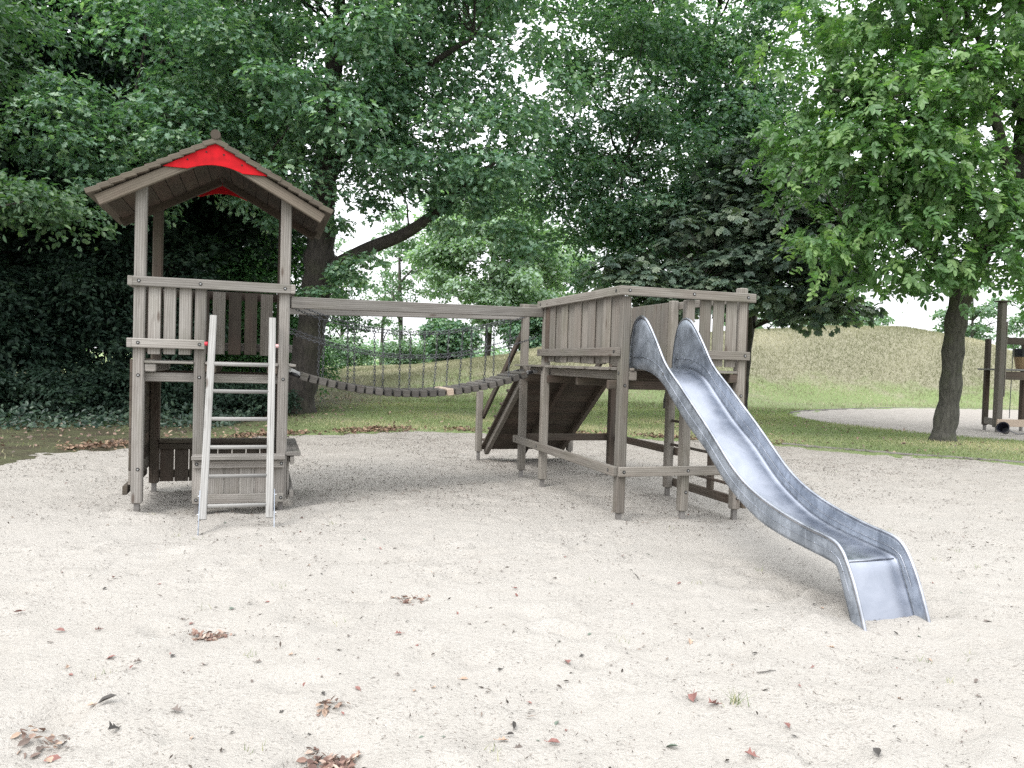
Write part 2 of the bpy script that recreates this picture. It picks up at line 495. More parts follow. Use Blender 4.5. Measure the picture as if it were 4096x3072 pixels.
def ground_mat():
    m, nt, bs, out = newmat('lawn_ground')
    geo = N(nt, 'ShaderNodeNewGeometry')
    P = geo.outputs['Position']
    sx = N(nt, 'ShaderNodeSeparateXYZ'); nt.links.new(P, sx.inputs[0])
    n1 = noise(nt, mapping(nt, P, (1, 1, .3)), .28, 4, .6)
    n2 = noise(nt, mapping(nt, P, (1, 1, .3)), 1.6, 5, .65)
    n3 = noise(nt, mapping(nt, P, (1.0, 1, .3)), 16, 4, .75)
    green = ramp(nt, n3, [(.3, (0.0924, 0.1386, 0.0546)), (.6, (0.1848, 0.2268, 0.1008)), (.8, (0.2856, 0.3024, 0.1596))])
    dry = ramp(nt, n3, [(.3, (0.1428, 0.1344, 0.0924)), (.55, (0.2268, 0.2184, 0.1554)), (.8, (0.336, 0.3192, 0.2352))])
    # dry patches; the mound is drier towards its top
    hz = N(nt, 'ShaderNodeMapRange'); nt.links.new(sx.outputs[2], hz.inputs[0])
    hz.inputs[1].default_value = .1; hz.inputs[2].default_value = 2.4
    hz.inputs[3].default_value = -.16; hz.inputs[4].default_value = .34
    ad = N(nt, 'ShaderNodeMath', operation='ADD')
    nt.links.new(n1, ad.inputs[0]); nt.links.new(hz.outputs[0], ad.inputs[1])
    ad2 = N(nt, 'ShaderNodeMath', operation='MULTIPLY_ADD')
    nt.links.new(n2, ad2.inputs[0]); ad2.inputs[1].default_value = .5; nt.links.new(ad.outputs[0], ad2.inputs[2])
    f = ramp(nt, ad2.outputs[0], [(.62, (0, 0, 0)), (.86, (1, 1, 1))])
    col = mixc(nt, f, green, dry)
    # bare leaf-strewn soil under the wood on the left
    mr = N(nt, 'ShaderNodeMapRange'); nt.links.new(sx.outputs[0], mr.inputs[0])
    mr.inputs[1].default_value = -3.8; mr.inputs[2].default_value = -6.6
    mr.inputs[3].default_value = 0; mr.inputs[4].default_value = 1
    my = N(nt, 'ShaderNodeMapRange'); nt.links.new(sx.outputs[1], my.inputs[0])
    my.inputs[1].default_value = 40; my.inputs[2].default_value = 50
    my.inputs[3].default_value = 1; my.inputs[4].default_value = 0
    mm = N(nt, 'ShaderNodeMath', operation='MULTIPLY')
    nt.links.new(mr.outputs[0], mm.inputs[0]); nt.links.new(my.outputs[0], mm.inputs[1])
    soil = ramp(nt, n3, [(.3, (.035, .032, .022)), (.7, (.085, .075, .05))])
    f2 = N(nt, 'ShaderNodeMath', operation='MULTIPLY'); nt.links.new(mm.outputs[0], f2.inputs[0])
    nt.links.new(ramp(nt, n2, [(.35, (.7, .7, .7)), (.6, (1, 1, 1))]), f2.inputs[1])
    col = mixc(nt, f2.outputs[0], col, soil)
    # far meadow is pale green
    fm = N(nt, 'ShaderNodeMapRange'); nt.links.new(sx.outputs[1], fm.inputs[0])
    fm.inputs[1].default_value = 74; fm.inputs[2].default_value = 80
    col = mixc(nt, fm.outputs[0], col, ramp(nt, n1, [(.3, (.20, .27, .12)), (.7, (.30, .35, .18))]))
    nt.links.new(col, bs.inputs['Base Color'])
    bs.inputs['Roughness'].default_value = .95
    bs.inputs['Specular IOR Level'].default_value = .1
    bump(nt, n3, .8, .05, bs)
    return m
M_LAWN = ground_mat()

# ------------------------------------------------------------------ terrain
def smooth(t):
    t = np.clip(t, 0, 1)
    return t * t * (3 - 2 * t)
CX = np.array([-60, -30, -20, -12.7, -6.2, -.24, 2.1, 14.6, 20.5, 24.9, 29.4, 32.8, 38, 50])
CZ = np.array([0, .2, .35, .75, 1.15, 2.1, 2.7, 4.0, 4.55, 4.62, 3.85, 2.7, .9, 0])
FX = np.array([-30, -5, 5, 15, 60])
FY = np.array([30, 29, 33, 39.3, 40])
def terrain(x, y):
    x = np.asarray(x, float); y = np.asarray(y, float)
    c = np.interp(x, CX, CZ)
    f = np.interp(x, FX, FY)
    z = c * smooth((y - f) / (50 - f)) * (1 - .85 * smooth((y - 51) / 18))
    z = z + .06 * np.sin(x * .31 + 1) * np.sin(y * .23) * smooth((y - 18) / 6)
    z = z - .05 * smooth((y - 120) / 200)
    return z
def wob(x, y, k=1.0):
    return (np.sin(x * 1.7 + 1.3 * np.sin(y * .9)) * np.sin(y * 1.9 + np.sin(x * 1.1)) * .5
            + np.sin(x * 4.1 + 2 * np.sin(y * 2.3)) * np.sin(y * 3.7 + 1.5 * np.sin(x * 2.9)) * .3
            + np.sin(x * 9.3 + 1.9 * np.sin(y * 7.1)) * np.sin(y * 8.9 + 2.1 * np.sin(x * 6.7)) * .2) * k

EDGE = np.array([(-9.5, -4), (-9.3, 6), (-7.6, 9.2), (-7.15, 10.7), (-7.2, 11.6), (-7.15, 12.4), (-6.65, 13.15), (-5.6, 14.6), (-4.54, 15.8), (-3.9, 16.3),
                 (-3.1, 17.1), (-2.1, 17.65), (-.67, 17.8), (1.2, 17.8), (3.1, 17.6), (5.0, 17.3), (5.9, 16.8), (6.5, 16.2), (7.1, 15.85), (7.8, 15.35), (8.6, 15.0),
                 (9.2, 14.65), (9.9, 14.2), (12, 12.4), (13, 9), (13.2, 2), (13, -4)])
PIT2 = np.array([(9.7, 25.2), (9.75, 23.7), (10.4, 22.0), (11.1, 20.8), (11.9, 20.0), (12.9, 19.45), (15, 19.0), (20, 19), (26, 21), (30, 27), (30, 34), (27, 38),
                 (25.2, 38.4), (21.3, 37.9), (18.5, 36.9), (15.3, 34.5), (12.2, 31.7), (10.5, 29.3), (9.85, 27)])

def spline(P, n=8, closed=False):
    P = np.asarray(P, float); out = []
    M = len(P)
    rng_ = range(M if closed else M - 1)
    for i in rng_:
        p0 = P[(i - 1) % M] if closed or i > 0 else P[i]
        p1, p2 = P[i % M], P[(i + 1) % M]
        p3 = P[(i + 2) % M] if closed or i + 2 < M else P[(i + 1) % M]
        for t in np.arange(n) / n:
            out.append(.5 * ((2 * p1) + (-p0 + p2) * t + (2 * p0 - 5 * p1 + 4 * p2 - p3) * t * t + (-p0 + 3 * p1 - 3 * p2 + p3) * t ** 3))
    if not closed: out.append(P[-1])
    return np.array(out)
EDGE_S = spline(EDGE, 8)
EDGE_S[:, 0] += .05 * np.sin(np.arange(len(EDGE_S)) * 1.7); EDGE_S[:, 1] += .05 * np.sin(np.arange(len(EDGE_S)) * 2.3)
PIT2_S = spline(PIT2, 6, True)

def inside(px, py, poly):
    r = np.zeros(np.shape(px), bool)
    n = len(poly); j = n - 1
    for i in range(n):
        xi, yi = poly[i]; xj, yj = poly[j]
        c = ((yi > py) != (yj > py)) & (px < (xj - xi) * (py - yi) / (yj - yi + 1e-12) + xi)
        r ^= c
        j = i
    return r
def seg_dist(px, py, poly, closed=True):
    d = np.full(np.shape(px), 1e9)
    n = len(poly)
    for i in range(n if closed else n - 1):
        a = poly[i]; b = poly[(i + 1) % n]
        ab = b - a; L2 = ab @ ab + 1e-12
        t = np.clip(((px - a[0]) * ab[0] + (py - a[1]) * ab[1]) / L2, 0, 1)
        d = np.minimum(d, np.hypot(px - a[0] - t * ab[0], py - a[1] - t * ab[1]))
    return d

HOLL = [(-.68, 3.12, .17, .035), (2.35, 4.55, .35, .05), (-3.0, 6.9, .4, .03), (1.13, 7.85, .16, -.025), (-3.7, 7.6, .16, -.03), (2.43, 8.25, .15, -.02), (1.85, 8.1, .15, -.02), (-.68, 3.08, .16, .045), (-1.69, 4.41, .15, .035), (-.64, 5.21, .14, .02), (-1.87, 3.14, .2, .03), (-3.3, 8.6, .8, .05), (2.2, 8.6, .9, .03), (1.95, 4.85, .3, -.03), (-3.45, 7.5, .2, -.03), (-2.9, 7.0, .4, .03)]
_rf = np.random.default_rng(77)
_fy = 2.2 + 12 * _rf.random(420) ** 1.1
FOOT = np.stack([_rf.uniform(-.72, .72, 420) * _fy, _fy, _rf.uniform(.05, .12, 420), _rf.uniform(.018, .045, 420), _rf.uniform(0, PI, 420)], 1)
def sand_z(x, y):
    z = wob(x * .8, y * .8, .028) + wob(x * 2.9 + 3, y * 2.9, .016) + .004
    for fx_, fy_, fr_, fd_, fa_ in FOOT:
        dx, dy = x - fx_, y - fy_
        q = ((dx * math.cos(fa_) + dy * math.sin(fa_)) / (fr_ * 1.7)) ** 2 + ((-dx * math.sin(fa_) + dy * math.cos(fa_)) / fr_) ** 2
        z = z - fd_ * (np.exp(-q * 1.6) - .45 * np.exp(-(np.sqrt(q + 1e-9) - 1.25) ** 2 * 7))
    z = z - .03 * smooth((np.hypot(x - .5, y - 13.5) - 0) / -3 + 1)
    for hx, hy, r, d in HOLL:
        z = z - d * np.exp(-((x - hx) ** 2 + (y - hy) ** 2) / (r * r))
    return z

def grid(x0, x1, nx, y0, y1, ny):
    gx, gy = np.meshgrid(np.linspace(x0, x1, nx), np.linspace(y0, y1, ny))
    idx = np.arange(nx * ny).reshape(ny, nx)
    f = np.stack([idx[:-1, :-1], idx[:-1, 1:], idx[1:, 1:], idx[1:, :-1]], -1).reshape(-1, 4)
    return gx.ravel(), gy.ravel(), f

def bc_axis(a, b, fine, lo, hi, grow):
    xs = list(np.arange(a, b + 1e-6, fine))
    s = fine
    while xs[-1] < hi: s *= grow; xs.append(xs[-1] + s)
    s = fine
    while xs[0] > lo: s *= grow; xs.insert(0, xs[0] - s)
    return np.array(xs)
gxs = bc_axis(-16, 34, .5, -1200, 1200, 1.25)
gys = bc_axis(-6, 76, .5, -300, 2600, 1.25)
gx, gy = np.meshgrid(gxs, gys)
idx = np.arange(gx.size).reshape(gx.shape)
gf = np.stack([idx[:-1, :-1], idx[:-1, 1:], idx[1:, 1:], idx[1:, :-1]], -1).reshape(-1, 4)
x_, y_ = gx.ravel(), gy.ravel()
gz = terrain(x_, y_) + .03
ins = inside(x_, y_, EDGE_S); dE = seg_dist(x_, y_, EDGE_S)
gz = np.where(ins, .03 - .16 * smooth(dE / 1.2), gz)
ins2 = inside(x_, y_, PIT2_S); dE2 = seg_dist(x_, y_, PIT2_S)
gz = np.where(ins2, .03 - .16 * smooth(dE2 / 1.2), gz)
o = np_mesh('lawn', np.stack([x_, y_, gz], 1), gf, M_LAWN, smooth=True)
tag(o, kind='structure')

def patch_sheet(name, poly, zf, res, ymax_near, mat, lift=0.0):
    """a triangulated sheet clipped to an outline: grid cells inside, edge verts snapped to the outline"""
    x0, y0 = poly.min(0); x1, y1 = poly.max(0)
    nx, ny = int((x1 - x0) / res) + 2, int((y1 - y0) / res) + 2
    X, Y, Fc = grid(x0, x1, nx, y0, y1, ny)
    inn = inside(X, Y, poly)
    keep = inn[Fc].any(1)
    Fc = Fc[keep]
    used = np.unique(Fc)
    out_v = used[~inn[used]]
    P = poly; Q = np.roll(poly, -1, 0)
    for i0 in range(0, len(out_v), 2000):
        ids = out_v[i0:i0 + 2000]
        px, py = X[ids][:, None], Y[ids][:, None]
        ab = Q - P; L2 = (ab ** 2).sum(1) + 1e-12
        t = np.clip(((px - P[:, 0]) * ab[:, 0] + (py - P[:, 1]) * ab[:, 1]) / L2, 0, 1)
        cx, cy = P[:, 0] + t * ab[:, 0], P[:, 1] + t * ab[:, 1]
        d = np.hypot(px - cx, py - cy); k = d.argmin(1); r = np.arange(len(ids))
        X[ids], Y[ids] = cx[r, k], cy[r, k]
    remap = -np.ones(len(X), int); remap[used] = np.arange(len(used))
    Xu, Yu = X[used], Y[used]
    Z = zf(Xu, Yu)
    o = np_mesh(name, np.stack([Xu, Yu, Z], 1), remap[Fc], mat, smooth=True)
    return o
sand_poly = np.vstack([EDGE_S])
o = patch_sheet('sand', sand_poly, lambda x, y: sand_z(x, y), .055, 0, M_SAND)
tag(o, kind='structure')
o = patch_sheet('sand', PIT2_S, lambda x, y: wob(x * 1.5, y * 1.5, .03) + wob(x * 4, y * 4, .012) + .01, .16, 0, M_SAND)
tag(o, kind='structure')

# timber-thin grey edging round the pits, just proud of the sand
def edging(pts, label, name='sandpit_edging'):
    mb = MB()
    pts = [(p[0], p[1], .025) for p in pts]
    mb.tube(pts, .045, n=6, flat=.7)
    o = mb.build(name, M_EDGE, smooth=True)
    return tag(o, label, 'edging')
i0 = 16 * 8
edging(EDGE_S[i0:i0 + 9 * 8:1], 'low grey edging strip between the near sand and the grass by the walnut tree')
edging(PIT2_S[11 * 6:17 * 6 + 1], 'low dark edging strip along the far side of the second sand pit')

# ------------------------------------------------------------------ foliage tools
def proj_t(P):
    """tangent coordinates seen from the photo's standpoint (used only to leave the crowns' openings free)"""
    P = np.asarray(P); d = P - np.array([0, 0, CAMH])
    R = np.array(_R2); U = np.array(_U2); F = np.array(_F)
    w = d @ F
    return (d @ R) / w * FPX / 1.85172 + 1106, -(d @ U) / w * FPX / 1.85172 + 829.5
GAPS = [(1158, 188, 40, 34), (1120, 150, 26, 16), (1185, 60, 30, 26), (1130, 55, 22, 22), (1035, 300, 26, 22), (985, 320, 14, 12), (1082, 300, 14, 22), (1052, 352, 24, 14), (850, 506, 38, 26),
        (905, 520, 30, 14), (1000, 480, 30, 16), (706, 238, 20, 26), (640, 130, 12, 14), (860, 14, 16, 10), (700, 420, 14, 26), (660, 320, 14, 18), (950, 290, 12, 12), (1010, 250, 12, 12),
        (815, 590, 34, 28), (800, 640, 30, 30), (700, 30, 22, 26), (755, 45, 12, 14), (1345, 300, 8, 10), (1530, 240, 10, 14), (1545, 430, 8, 10), (1415, 20, 12, 10),
        (1905, 110, 34, 22), (1975, 60, 22, 20), (2150, 15, 40, 26), (1850, 330, 30, 30), (1960, 260, 26, 20), (2060, 330, 24, 22), (1980, 420, 20, 16), (2110, 140, 20, 18), (1770, 20, 22, 14), (2190, 300, 16, 20),
        (1940, 655, 38, 18), (2130, 690, 50, 26), (2170, 640, 40, 22), (1560, 20, 12, 12), (275, 280, 8, 14), (520, 190, 8, 12), (540, 60, 10, 8), (1120, 90, 14, 30)]
GA = np.array(GAPS, float)
GA[GA[:, 0] > 1400, 2:] *= .68
GA[:, 2:] *= .92
def gap_keep(P, soft=.25, rng=RNG, k=1.0):
    x, y = proj_t(P)
    keep = np.ones(len(P), bool)
    w = 1 + .35 * np.sin(x * .21 + 2 * np.sin(y * .17)) + .3 * np.sin(y * .27 + 1.7 * np.sin(x * .13))
    for gx_, gy_, rx, ry in GA:
        d = np.sqrt(((x - gx_) / rx) ** 2 + ((y - gy_) / ry) ** 2) / k
        near = d < 1.8
        if near.any():
            pr = rng.random(len(P)) * soft
            keep &= ~(d + pr < w * .95)
    return keep

TEMPL = {
    'simple': (np.array([(0, 0, 0), (.32, .26, .06), (.72, .22, .04), (1, 0, -.05), (.72, -.22, .04), (.32, -.26, .06)]), np.array([(0, 1, 2, 3), (0, 3, 4, 5)])),
    'oak': (np.array([(0, 0, 0), (.16, .12, .02), (.30, .27, .05), (.42, .13, .03), (.62, .34, .07), (.74, .14, .02), (1, 0, -.06),
                      (.74, -.14, .02), (.62, -.34, .07), (.42, -.13, .03), (.30, -.27, .05), (.16, -.12, .02)]),
            np.array([(0, 1, 2, 3, 4, 5, 6), (0, 6, 7, 8, 9, 10, 11)])),
    'sliver': (np.array([(0, 0, 0), (.5, .13, .08), (1, 0, -.02), (.5, -.13, .04)]), np.array([(0, 1, 2, 3)])),
    'quad': (np.array([(0, 0, 0), (.5, .3, .06), (1, 0, -.04), (.5, -.3, .06)]), np.array([(0, 1, 2, 3)])),
}
def norm(a):
    return a / (np.linalg.norm(a, axis=-1, keepdims=True) + 1e-9)

def leaf_geo(C, Nn, T, S, templ):
    tv, tf = TEMPL[templ]
    T = norm(T - Nn * (T * Nn).sum(1, keepdims=True))
    B = np.cross(Nn, T)
    S = S[:, None, None]
    V_ = C[:, None, :] + S * (tv[None, :, 0:1] * T[:, None] + tv[None, :, 1:2] * B[:, None] + tv[None, :, 2:3] * Nn[:, None])
    k = len(tv)
    F_ = (np.arange(len(C)) * k)[:, None, None] + tf[None]
    return V_.reshape(-1, 3), F_.reshape(-1, tf.shape[1]), len(tf)

def clump_leaves(cent, rad, n, size, rng, droop=.4, up=.75, shell=.55, jitter=.55, bright=None):
    """leaves through bough-sized clumps. cent (K,3), rad (K,3)"""
    K = len(cent)
    ids = rng.integers(0, K, n)
    d = norm(rng.normal(size=(n, 3)))
    d[:, 2] = np.where(rng.random(n) < .72, np.abs(d[:, 2]), d[:, 2])
    r = shell + (1 - shell) * rng.random(n) ** .7
    # ragged outline
    ang = np.arctan2(d[:, 1], d[:, 0])
    r *= 1 + .22 * np.sin(ang * 3 + ids * 1.7) + .15 * np.sin(ang * 7 + ids * 2.9 + d[:, 2] * 5)
    C = cent[ids] + d * r[:, None] * rad[ids]
    Nn = norm(d * .55 + np.array([0, 0, up]) + rng.normal(size=(n, 3)) * jitter)
    T = norm(d * np.array([1, 1, .3]) + rng.normal(size=(n, 3)) * .7 + np.array([0, 0, -droop]))
    S = size * rng.uniform(.7, 1.25, n)
    cl = (rng.random(K) if bright is None else bright)[ids]
    lv = np.clip(.28 * cl + .55 * rng.random(n) + .12 * rng.normal(size=n) + .05, 0, 1)
    return C, Nn, T, S, lv

def palmate(C, Nn, T, S, lv, k, spread, rng, droop=.25):
    """turn each site into k leaflets fanning out (chestnut) """
    n = len(C)
    B = np.cross(Nn, T)
    outs = []
    for i in range(k):
        a = (i - (k - 1) / 2) * spread
        D = T * math.cos(a) + B * math.sin(a) + np.array([0, 0, -droop])
        sz = S * (1 - .35 * abs(i - (k - 1) / 2) / ((k - 1) / 2))
        outs.append((C, norm(Nn + .25 * D), norm(D), sz, np.clip(lv + rng.normal(size=n) * .05, 0, 1)))
    return [np.concatenate([o_[j] for o_ in outs]) for j in range(5)]

def pinnate(C, Nn, T, S, lv, rng):
    """walnut: seven leaflets along a drooping stalk"""
    B = np.cross(Nn, T); n = len(C); outs = []
    for i, (a, side) in enumerate([(.25, 1), (.25, -1), (.5, 1), (.5, -1), (.75, 1), (.75, -1), (.95, 0)]):
        base = C + T * (S * 1.6 * a)[:, None] + np.array([0, 0, -1]) * (S * .5 * a * a)[:, None]
        D = norm(T * (.6 if side else 1) + B * side * .85 + np.array([0, 0, -.35]) + rng.normal(size=(n, 3)) * .12)
        outs.append((base, norm(Nn + rng.normal(size=(n, 3)) * .25), D, S * (.8 + .25 * a), np.clip(lv + rng.normal(size=n) * .07, 0, 1)))
    return [np.concatenate([o_[j] for o_ in outs]) for j in range(5)]

def crown_from(parts, mat, parent, templ, name='crown', gaps=True, z0=None):
    C, Nn, T, S, lv = [np.concatenate([p[j] for p in parts]) for j in range(5)]
    if gaps:
        k = gap_keep(C)
        C, Nn, T, S, lv = C[k], Nn[k], T[k], S[k], lv[k]
    if z0 is not None:
        k = C[:, 2] > z0
        C, Nn, T, S, lv = C[k], Nn[k], T[k], S[k], lv[k]
    pl = np.array(parent.location)
    V_, F_, r = leaf_geo(C - pl, Nn, T, S, templ)
    return np_mesh(name, V_, F_, mat, parent, lv=np.repeat(lv, r))

def sample_ells(ells, n, rng, shell=.35, minz=None):
    """clump centres inside a union of ellipsoids (cx,cy,cz,rx,ry,rz), fuller towards the outside"""
    ells = np.array(ells, float)
    w = (ells[:, 3] * ells[:, 4] * ells[:, 5]) ** .75
    ids = rng.choice(len(ells), n, p=w / w.sum())
    d = norm(rng.normal(size=(n, 3)))
    r = shell + (1 - shell) * rng.random(n) ** .6
    return ells[ids, :3] + d * r[:, None] * ells[ids, 3:]

def limb_pts(a, b, sag=.0, n=7, rng=None, wig=.12):
    a, b = np.array(a, float), np.array(b, float)
    L = np.linalg.norm(b - a)
    ts = np.linspace(0, 1, n)
    ph = random.uniform(0, 6)
    out = []
    for t in ts:
        p = a * (1 - t) + b * t
        p = p + np.array([0, 0, sag * L * math.sin(PI * t)])
        p = p + np.array([math.sin(ph + t * 7), math.cos(ph * 1.3 + t * 6), math.sin(ph * 2 + t * 5)]) * wig * L * .12 * math.sin(PI * t)
        out.append(p)
    return out

def tree(name, label, base, trunk, bark, limbs=(), cat='tree', group=None):
    """trunk: list of (x,y,z,r) in world. limbs: lists of (x,y,z,r). All in one trunk mesh; limbs joined to it."""
    root = empty(name, base, 0, label, cat, group)
    bl = np.array(base)
    mb = MB()
    P = [np.array(p[:3]) - bl for p in trunk]
    R = [p[3] for p in trunk]
    # smooth the trunk and flare its foot
    pts = spline(np.array([list(p) + [r] for p, r in zip(P, R)]), 5)
    mb.tube([q[:3] for q in pts], [max(.01, q[3]) * (1 + .10 * math.sin(i * 1.9)) for i, q in enumerate(pts)], n=14)
    mb.build('trunk', bark, root, smooth=True)
    for L in limbs:
        m2 = MB()
        for seg in (L if isinstance(L[0], list) else [L]):
            q = spline(np.array([list(np.array(p[:3]) - bl) + [p[3]] for p in seg]), 4)
            m2.tube([s_[:3] for s_ in q], [max(.006, s_[3]) for s_ in q], n=8)
        m2.build('branch', bark, root, smooth=True)
    return root

def twigs(root, cents, skel, bark, rng, n=60, r0=.035):
    """thin boughs from the nearest skeleton point out to clump centres, one mesh"""
    bl = np.array(root.location)
    mb = MB()
    sk = np.array([p[:3] for p in skel])
    pick = rng.choice(len(cents), min(n, len(cents)), replace=False)
    for i in pick:
        c = cents[i]
        w = np.linalg.norm(sk - c, axis=1) + np.maximum(0, sk[:, 2] - c[2]) * .8
        a = sk[w.argmin()]
        pts = limb_pts(a - bl, c - bl, .06, 6, wig=.5)
        L = np.linalg.norm(c - a)
        rr = r0 * (.5 + L * .22)
        mb.tube(pts, [rr * (1 - .75 * t / 5) for t in range(6)], n=5, caps=False)
    return tag(mb.build('twigs', bark, root, smooth=True), kind='stuff')

# ------------------------------------------------------------------ play tower (left)
def bolt(mb, p, nrm, r=.017):
    p = Vector(p); nrm = Vector(nrm)
    mb.tube([p, p + nrm * .0035], r, n=14, mi=1)
    mb.tube([p + nrm * .003, p + nrm * .0065], r * .55, n=6, mi=0)
def bolts(parent, pts, nrm):
    for p in pts:
        mb = MB(); bolt(mb, p, nrm); mb.build('bolt', [M_BOLT, M_HOLE], parent)

def bar_obj(name, p0, p1, w, h, mat, parent, up=(0, 0, 1), ch=.006):
    return MB().bar(p0, p1, w, h, up, ch).build(name, mat, parent)

def post(parent, u, v, z0, z1, t, mat, foot=True, ch=.012):
    o = bar_obj('post', (u, v, z0), (u, v, z1), t, t, mat, parent, up=(0, 1, 0), ch=ch)
    if foot:
        MB().bar((u, v, -.25), (u, v, z0 + .001), .052, .052, (0, 1, 0), .004).build('metal_foot', M_FOOT, o)
    return o

tw = empty('play_tower', T0, TH, 'tall wooden play tower with red gable under a shingled pitched roof', 'play tower')
t = .105; h = t / 2; W = 1.37; D = 1.305
pFL = post(tw, 0, 0, .10, 3.27, t, W_GREY)
pFR = post(tw, W, 0, .10, 3.27, t, W_GREY)
pBL = post(tw, 0, D, .10, 3.27, t, W_BROWN)
pBR = post(tw, W, D, .10, 3.27, t, W_BROWN)
pM = post(tw, .56, 0, .10, 2.30, t, W_GREY)
F_ = (0, -1, 0)
bolts(pFL, [(0, -h, 1.372)], F_); bolts(pM, [(.56, -h, 1.362)], F_); bolts(pFR, [(W, -h, 1.36)], F_)
bolts(pFL, [(.01, -h, .44)], F_)
rv = -h - .003 - .0225          # centre of rails in front of the posts
r1 = bar_obj('handrail', (-.058, rv, 2.294), (1.428, rv, 2.294), .045, .095, W_GREY, tw)
bolts(r1, [(0, rv - .0225, 2.296), (.56, rv - .0225, 2.296), (W, rv - .0225, 2.296)], F_)
r2 = bar_obj('middle_rail', (-.058, rv, 1.690), (.608, rv, 1.690), .045, .092, W_GREY, tw)
bolts(r2, [(.0, rv - .0225, 1.692), (.56, rv - .0225, 1.692)], F_)
for z in (2.294, 1.690):        # side rails, left; right side has a top rail only (the bridge enters below it)
    bar_obj('side_rail', (-h - .027, rv - .022, z), (-h - .027, D + h, z), .045, .093, W_GREY, tw)
bar_obj('side_rail', (W + h + .027, rv - .022, 2.294), (W + h + .027, D + h, 2.294), .045, .093, W_GREY, tw)
bar_obj('handrail', (-.06, D + h + .026, 2.294), (W + .06, D + h + .026, 2.294), .045, .093, W_BROWN, tw)
bar_obj('middle_rail', (-.06, D + h + .026, 1.690), (W + .135, D + h + .026, 1.690), .045, .093, W_GREY, tw)
for a, b in ((.081, .193), (.225, .331), (.363, .476)):
    bar_obj('board', ((a + b) / 2, -h + .014, 1.585 + random.uniform(-.004, .004)), ((a + b) / 2, -h + .014, 2.33), b - a, .026, W_GREY, tw, up=(0, 1, 0), ch=.005)
for k in range(7):
    u0 = .068 + .177 * k
    bar_obj('board', (u0 + .07, D - h + .02, 1.60 + random.uniform(-.006, .006)), (u0 + .07, D - h + .02, 2.325), .138, .024, W_BROWN if k % 3 else W_PLAT, tw, up=(0, 1, 0), ch=.004)
for k in range(7):
    v0 = .13 + .172 * k
    bar_obj('board', (-h + .016, v0, 1.60), (-h + .016, v0, 2.325), .024, .132, W_BROWN, tw, up=(0, 1, 0), ch=.004)
# deck
for k in range(10):
    vv = -.008 + .137 * k
    a, b = (.060, W - .060) if k in (0,) else (-.045, W + .125)
    if k == 0:
        for (a, b) in ((.056, .505), (.615, W - .056)):
            bar_obj('deck_board', (a, -.005, 1.505), (b, -.005, 1.505), .118, .024, W_GREY, tw, ch=.004)
        bar_obj('deck_board', (W + .056, .02, 1.505), (W + .125, .02, 1.505), .11, .024, W_GREY, tw, ch=.004)
    elif k == 9:
        bar_obj('deck_board', (.06, D - .045, 1.505), (W - .06, D - .045, 1.505), .07, .024, W_GREY, tw, ch=.004)
    else:
        bar_obj('deck_board', (a, vv, 1.505), (b, vv, 1.505), .131, .024, W_GREY, tw, ch=.004)
for uc in (.108, .665, W - .108):
    bar_obj('floor_beam', (uc, -.045, 1.450), (uc, D - .06, 1.450), .10, .082, W_GREY if uc < .2 else W_BROWN, tw, ch=.01)
for vv, mt in ((h + .033, W_GREY), (D - h - .033, W_BROWN)):
    bar_obj('cross_beam', (-.045, vv, 1.355), (W + .045, vv, 1.355), .058, .092, mt, tw, ch=.006)
# left climbing wall and its foot rail
for k in range(9):
    z0 = .285 + k * .1385
    bar_obj('panel_board', (-h - .013, -.035, z0 + .069), (-h - .013, D + .045, z0 + .069), .022, .136, W_BROWN if k else W_PLAT, tw, ch=.003)
bar_obj('foot_rail', (-h - .05, -.05, .235), (-h - .05, D + .05, .235), .045, .092, W_BROWN, tw)
# shop counter at the front right, side counter and back counter
bar_obj('counter', (.512, -.062, .565), (1.405, -.062, .565), .20, .046, W_GREY, tw, ch=.008).location.y = -.055
r3 = bar_obj('panel_rail', (.522, rv - .029, .490), (1.396, rv - .029, .490), .044, .076, W_GREY, tw)
r4 = bar_obj('panel_rail', (.522, rv - .029, .140), (1.396, rv - .029, .140), .044, .092, W_GREY, tw)
bolts(r3, [(.556, rv - .051, .495), (1.37, rv - .051, .495)], F_)
bolts(r4, [(.556, rv - .051, .135), (1.37, rv - .051, .142)], F_)
for k in range(6):
    a = .517 + k * .1475
    bar_obj('panel_board', (a + .073, rv + .008, .092), (a + .073, rv + .008, .538), .144, .022, W_GREY, tw, up=(0, 1, 0), ch=.003)
bar_obj('counter', (W + h + .065, -.07, .585), (W + h + .065, D + .04, .585), .15, .042, W_GREY, tw, ch=.008)
for z, hh in ((.515, .085), (.165, .085)):
    bar_obj('panel_rail', (W + h + .055, -.055, z), (W + h + .055, D + .04, z), .042, hh, W_GREY, tw)
for k in range(7):
    v0 = .035 + k * .178
    bar_obj('panel_board', (W + h + .018, v0 + .085, .10), (W + h + .018, v0 + .085, .555), .022, .172, W_GREY, tw, up=(0, 1, 0), ch=.003)
bar_obj('counter', (.053, D - .02, .588), (W - .053, D - .02, .588), .16, .045, W_BROWN, tw, ch=.006)
bar_obj('panel_rail', (.053, D - .055, .525), (W - .053, D - .055, .525), .04, .07, W_BROWN, tw)
for k in range(8):
    a = .057 + k * .157
    bar_obj('panel_board', (a + .078, D - .018, .115), (a + .078, D - .018, .56), .148, .022, W_BROWN, tw, up=(0, 1, 0), ch=.003)
bar_obj('panel_rail', (.053, D + .02, .20), (W - .053, D + .02, .20), .04, .09, W_BROWN, tw)

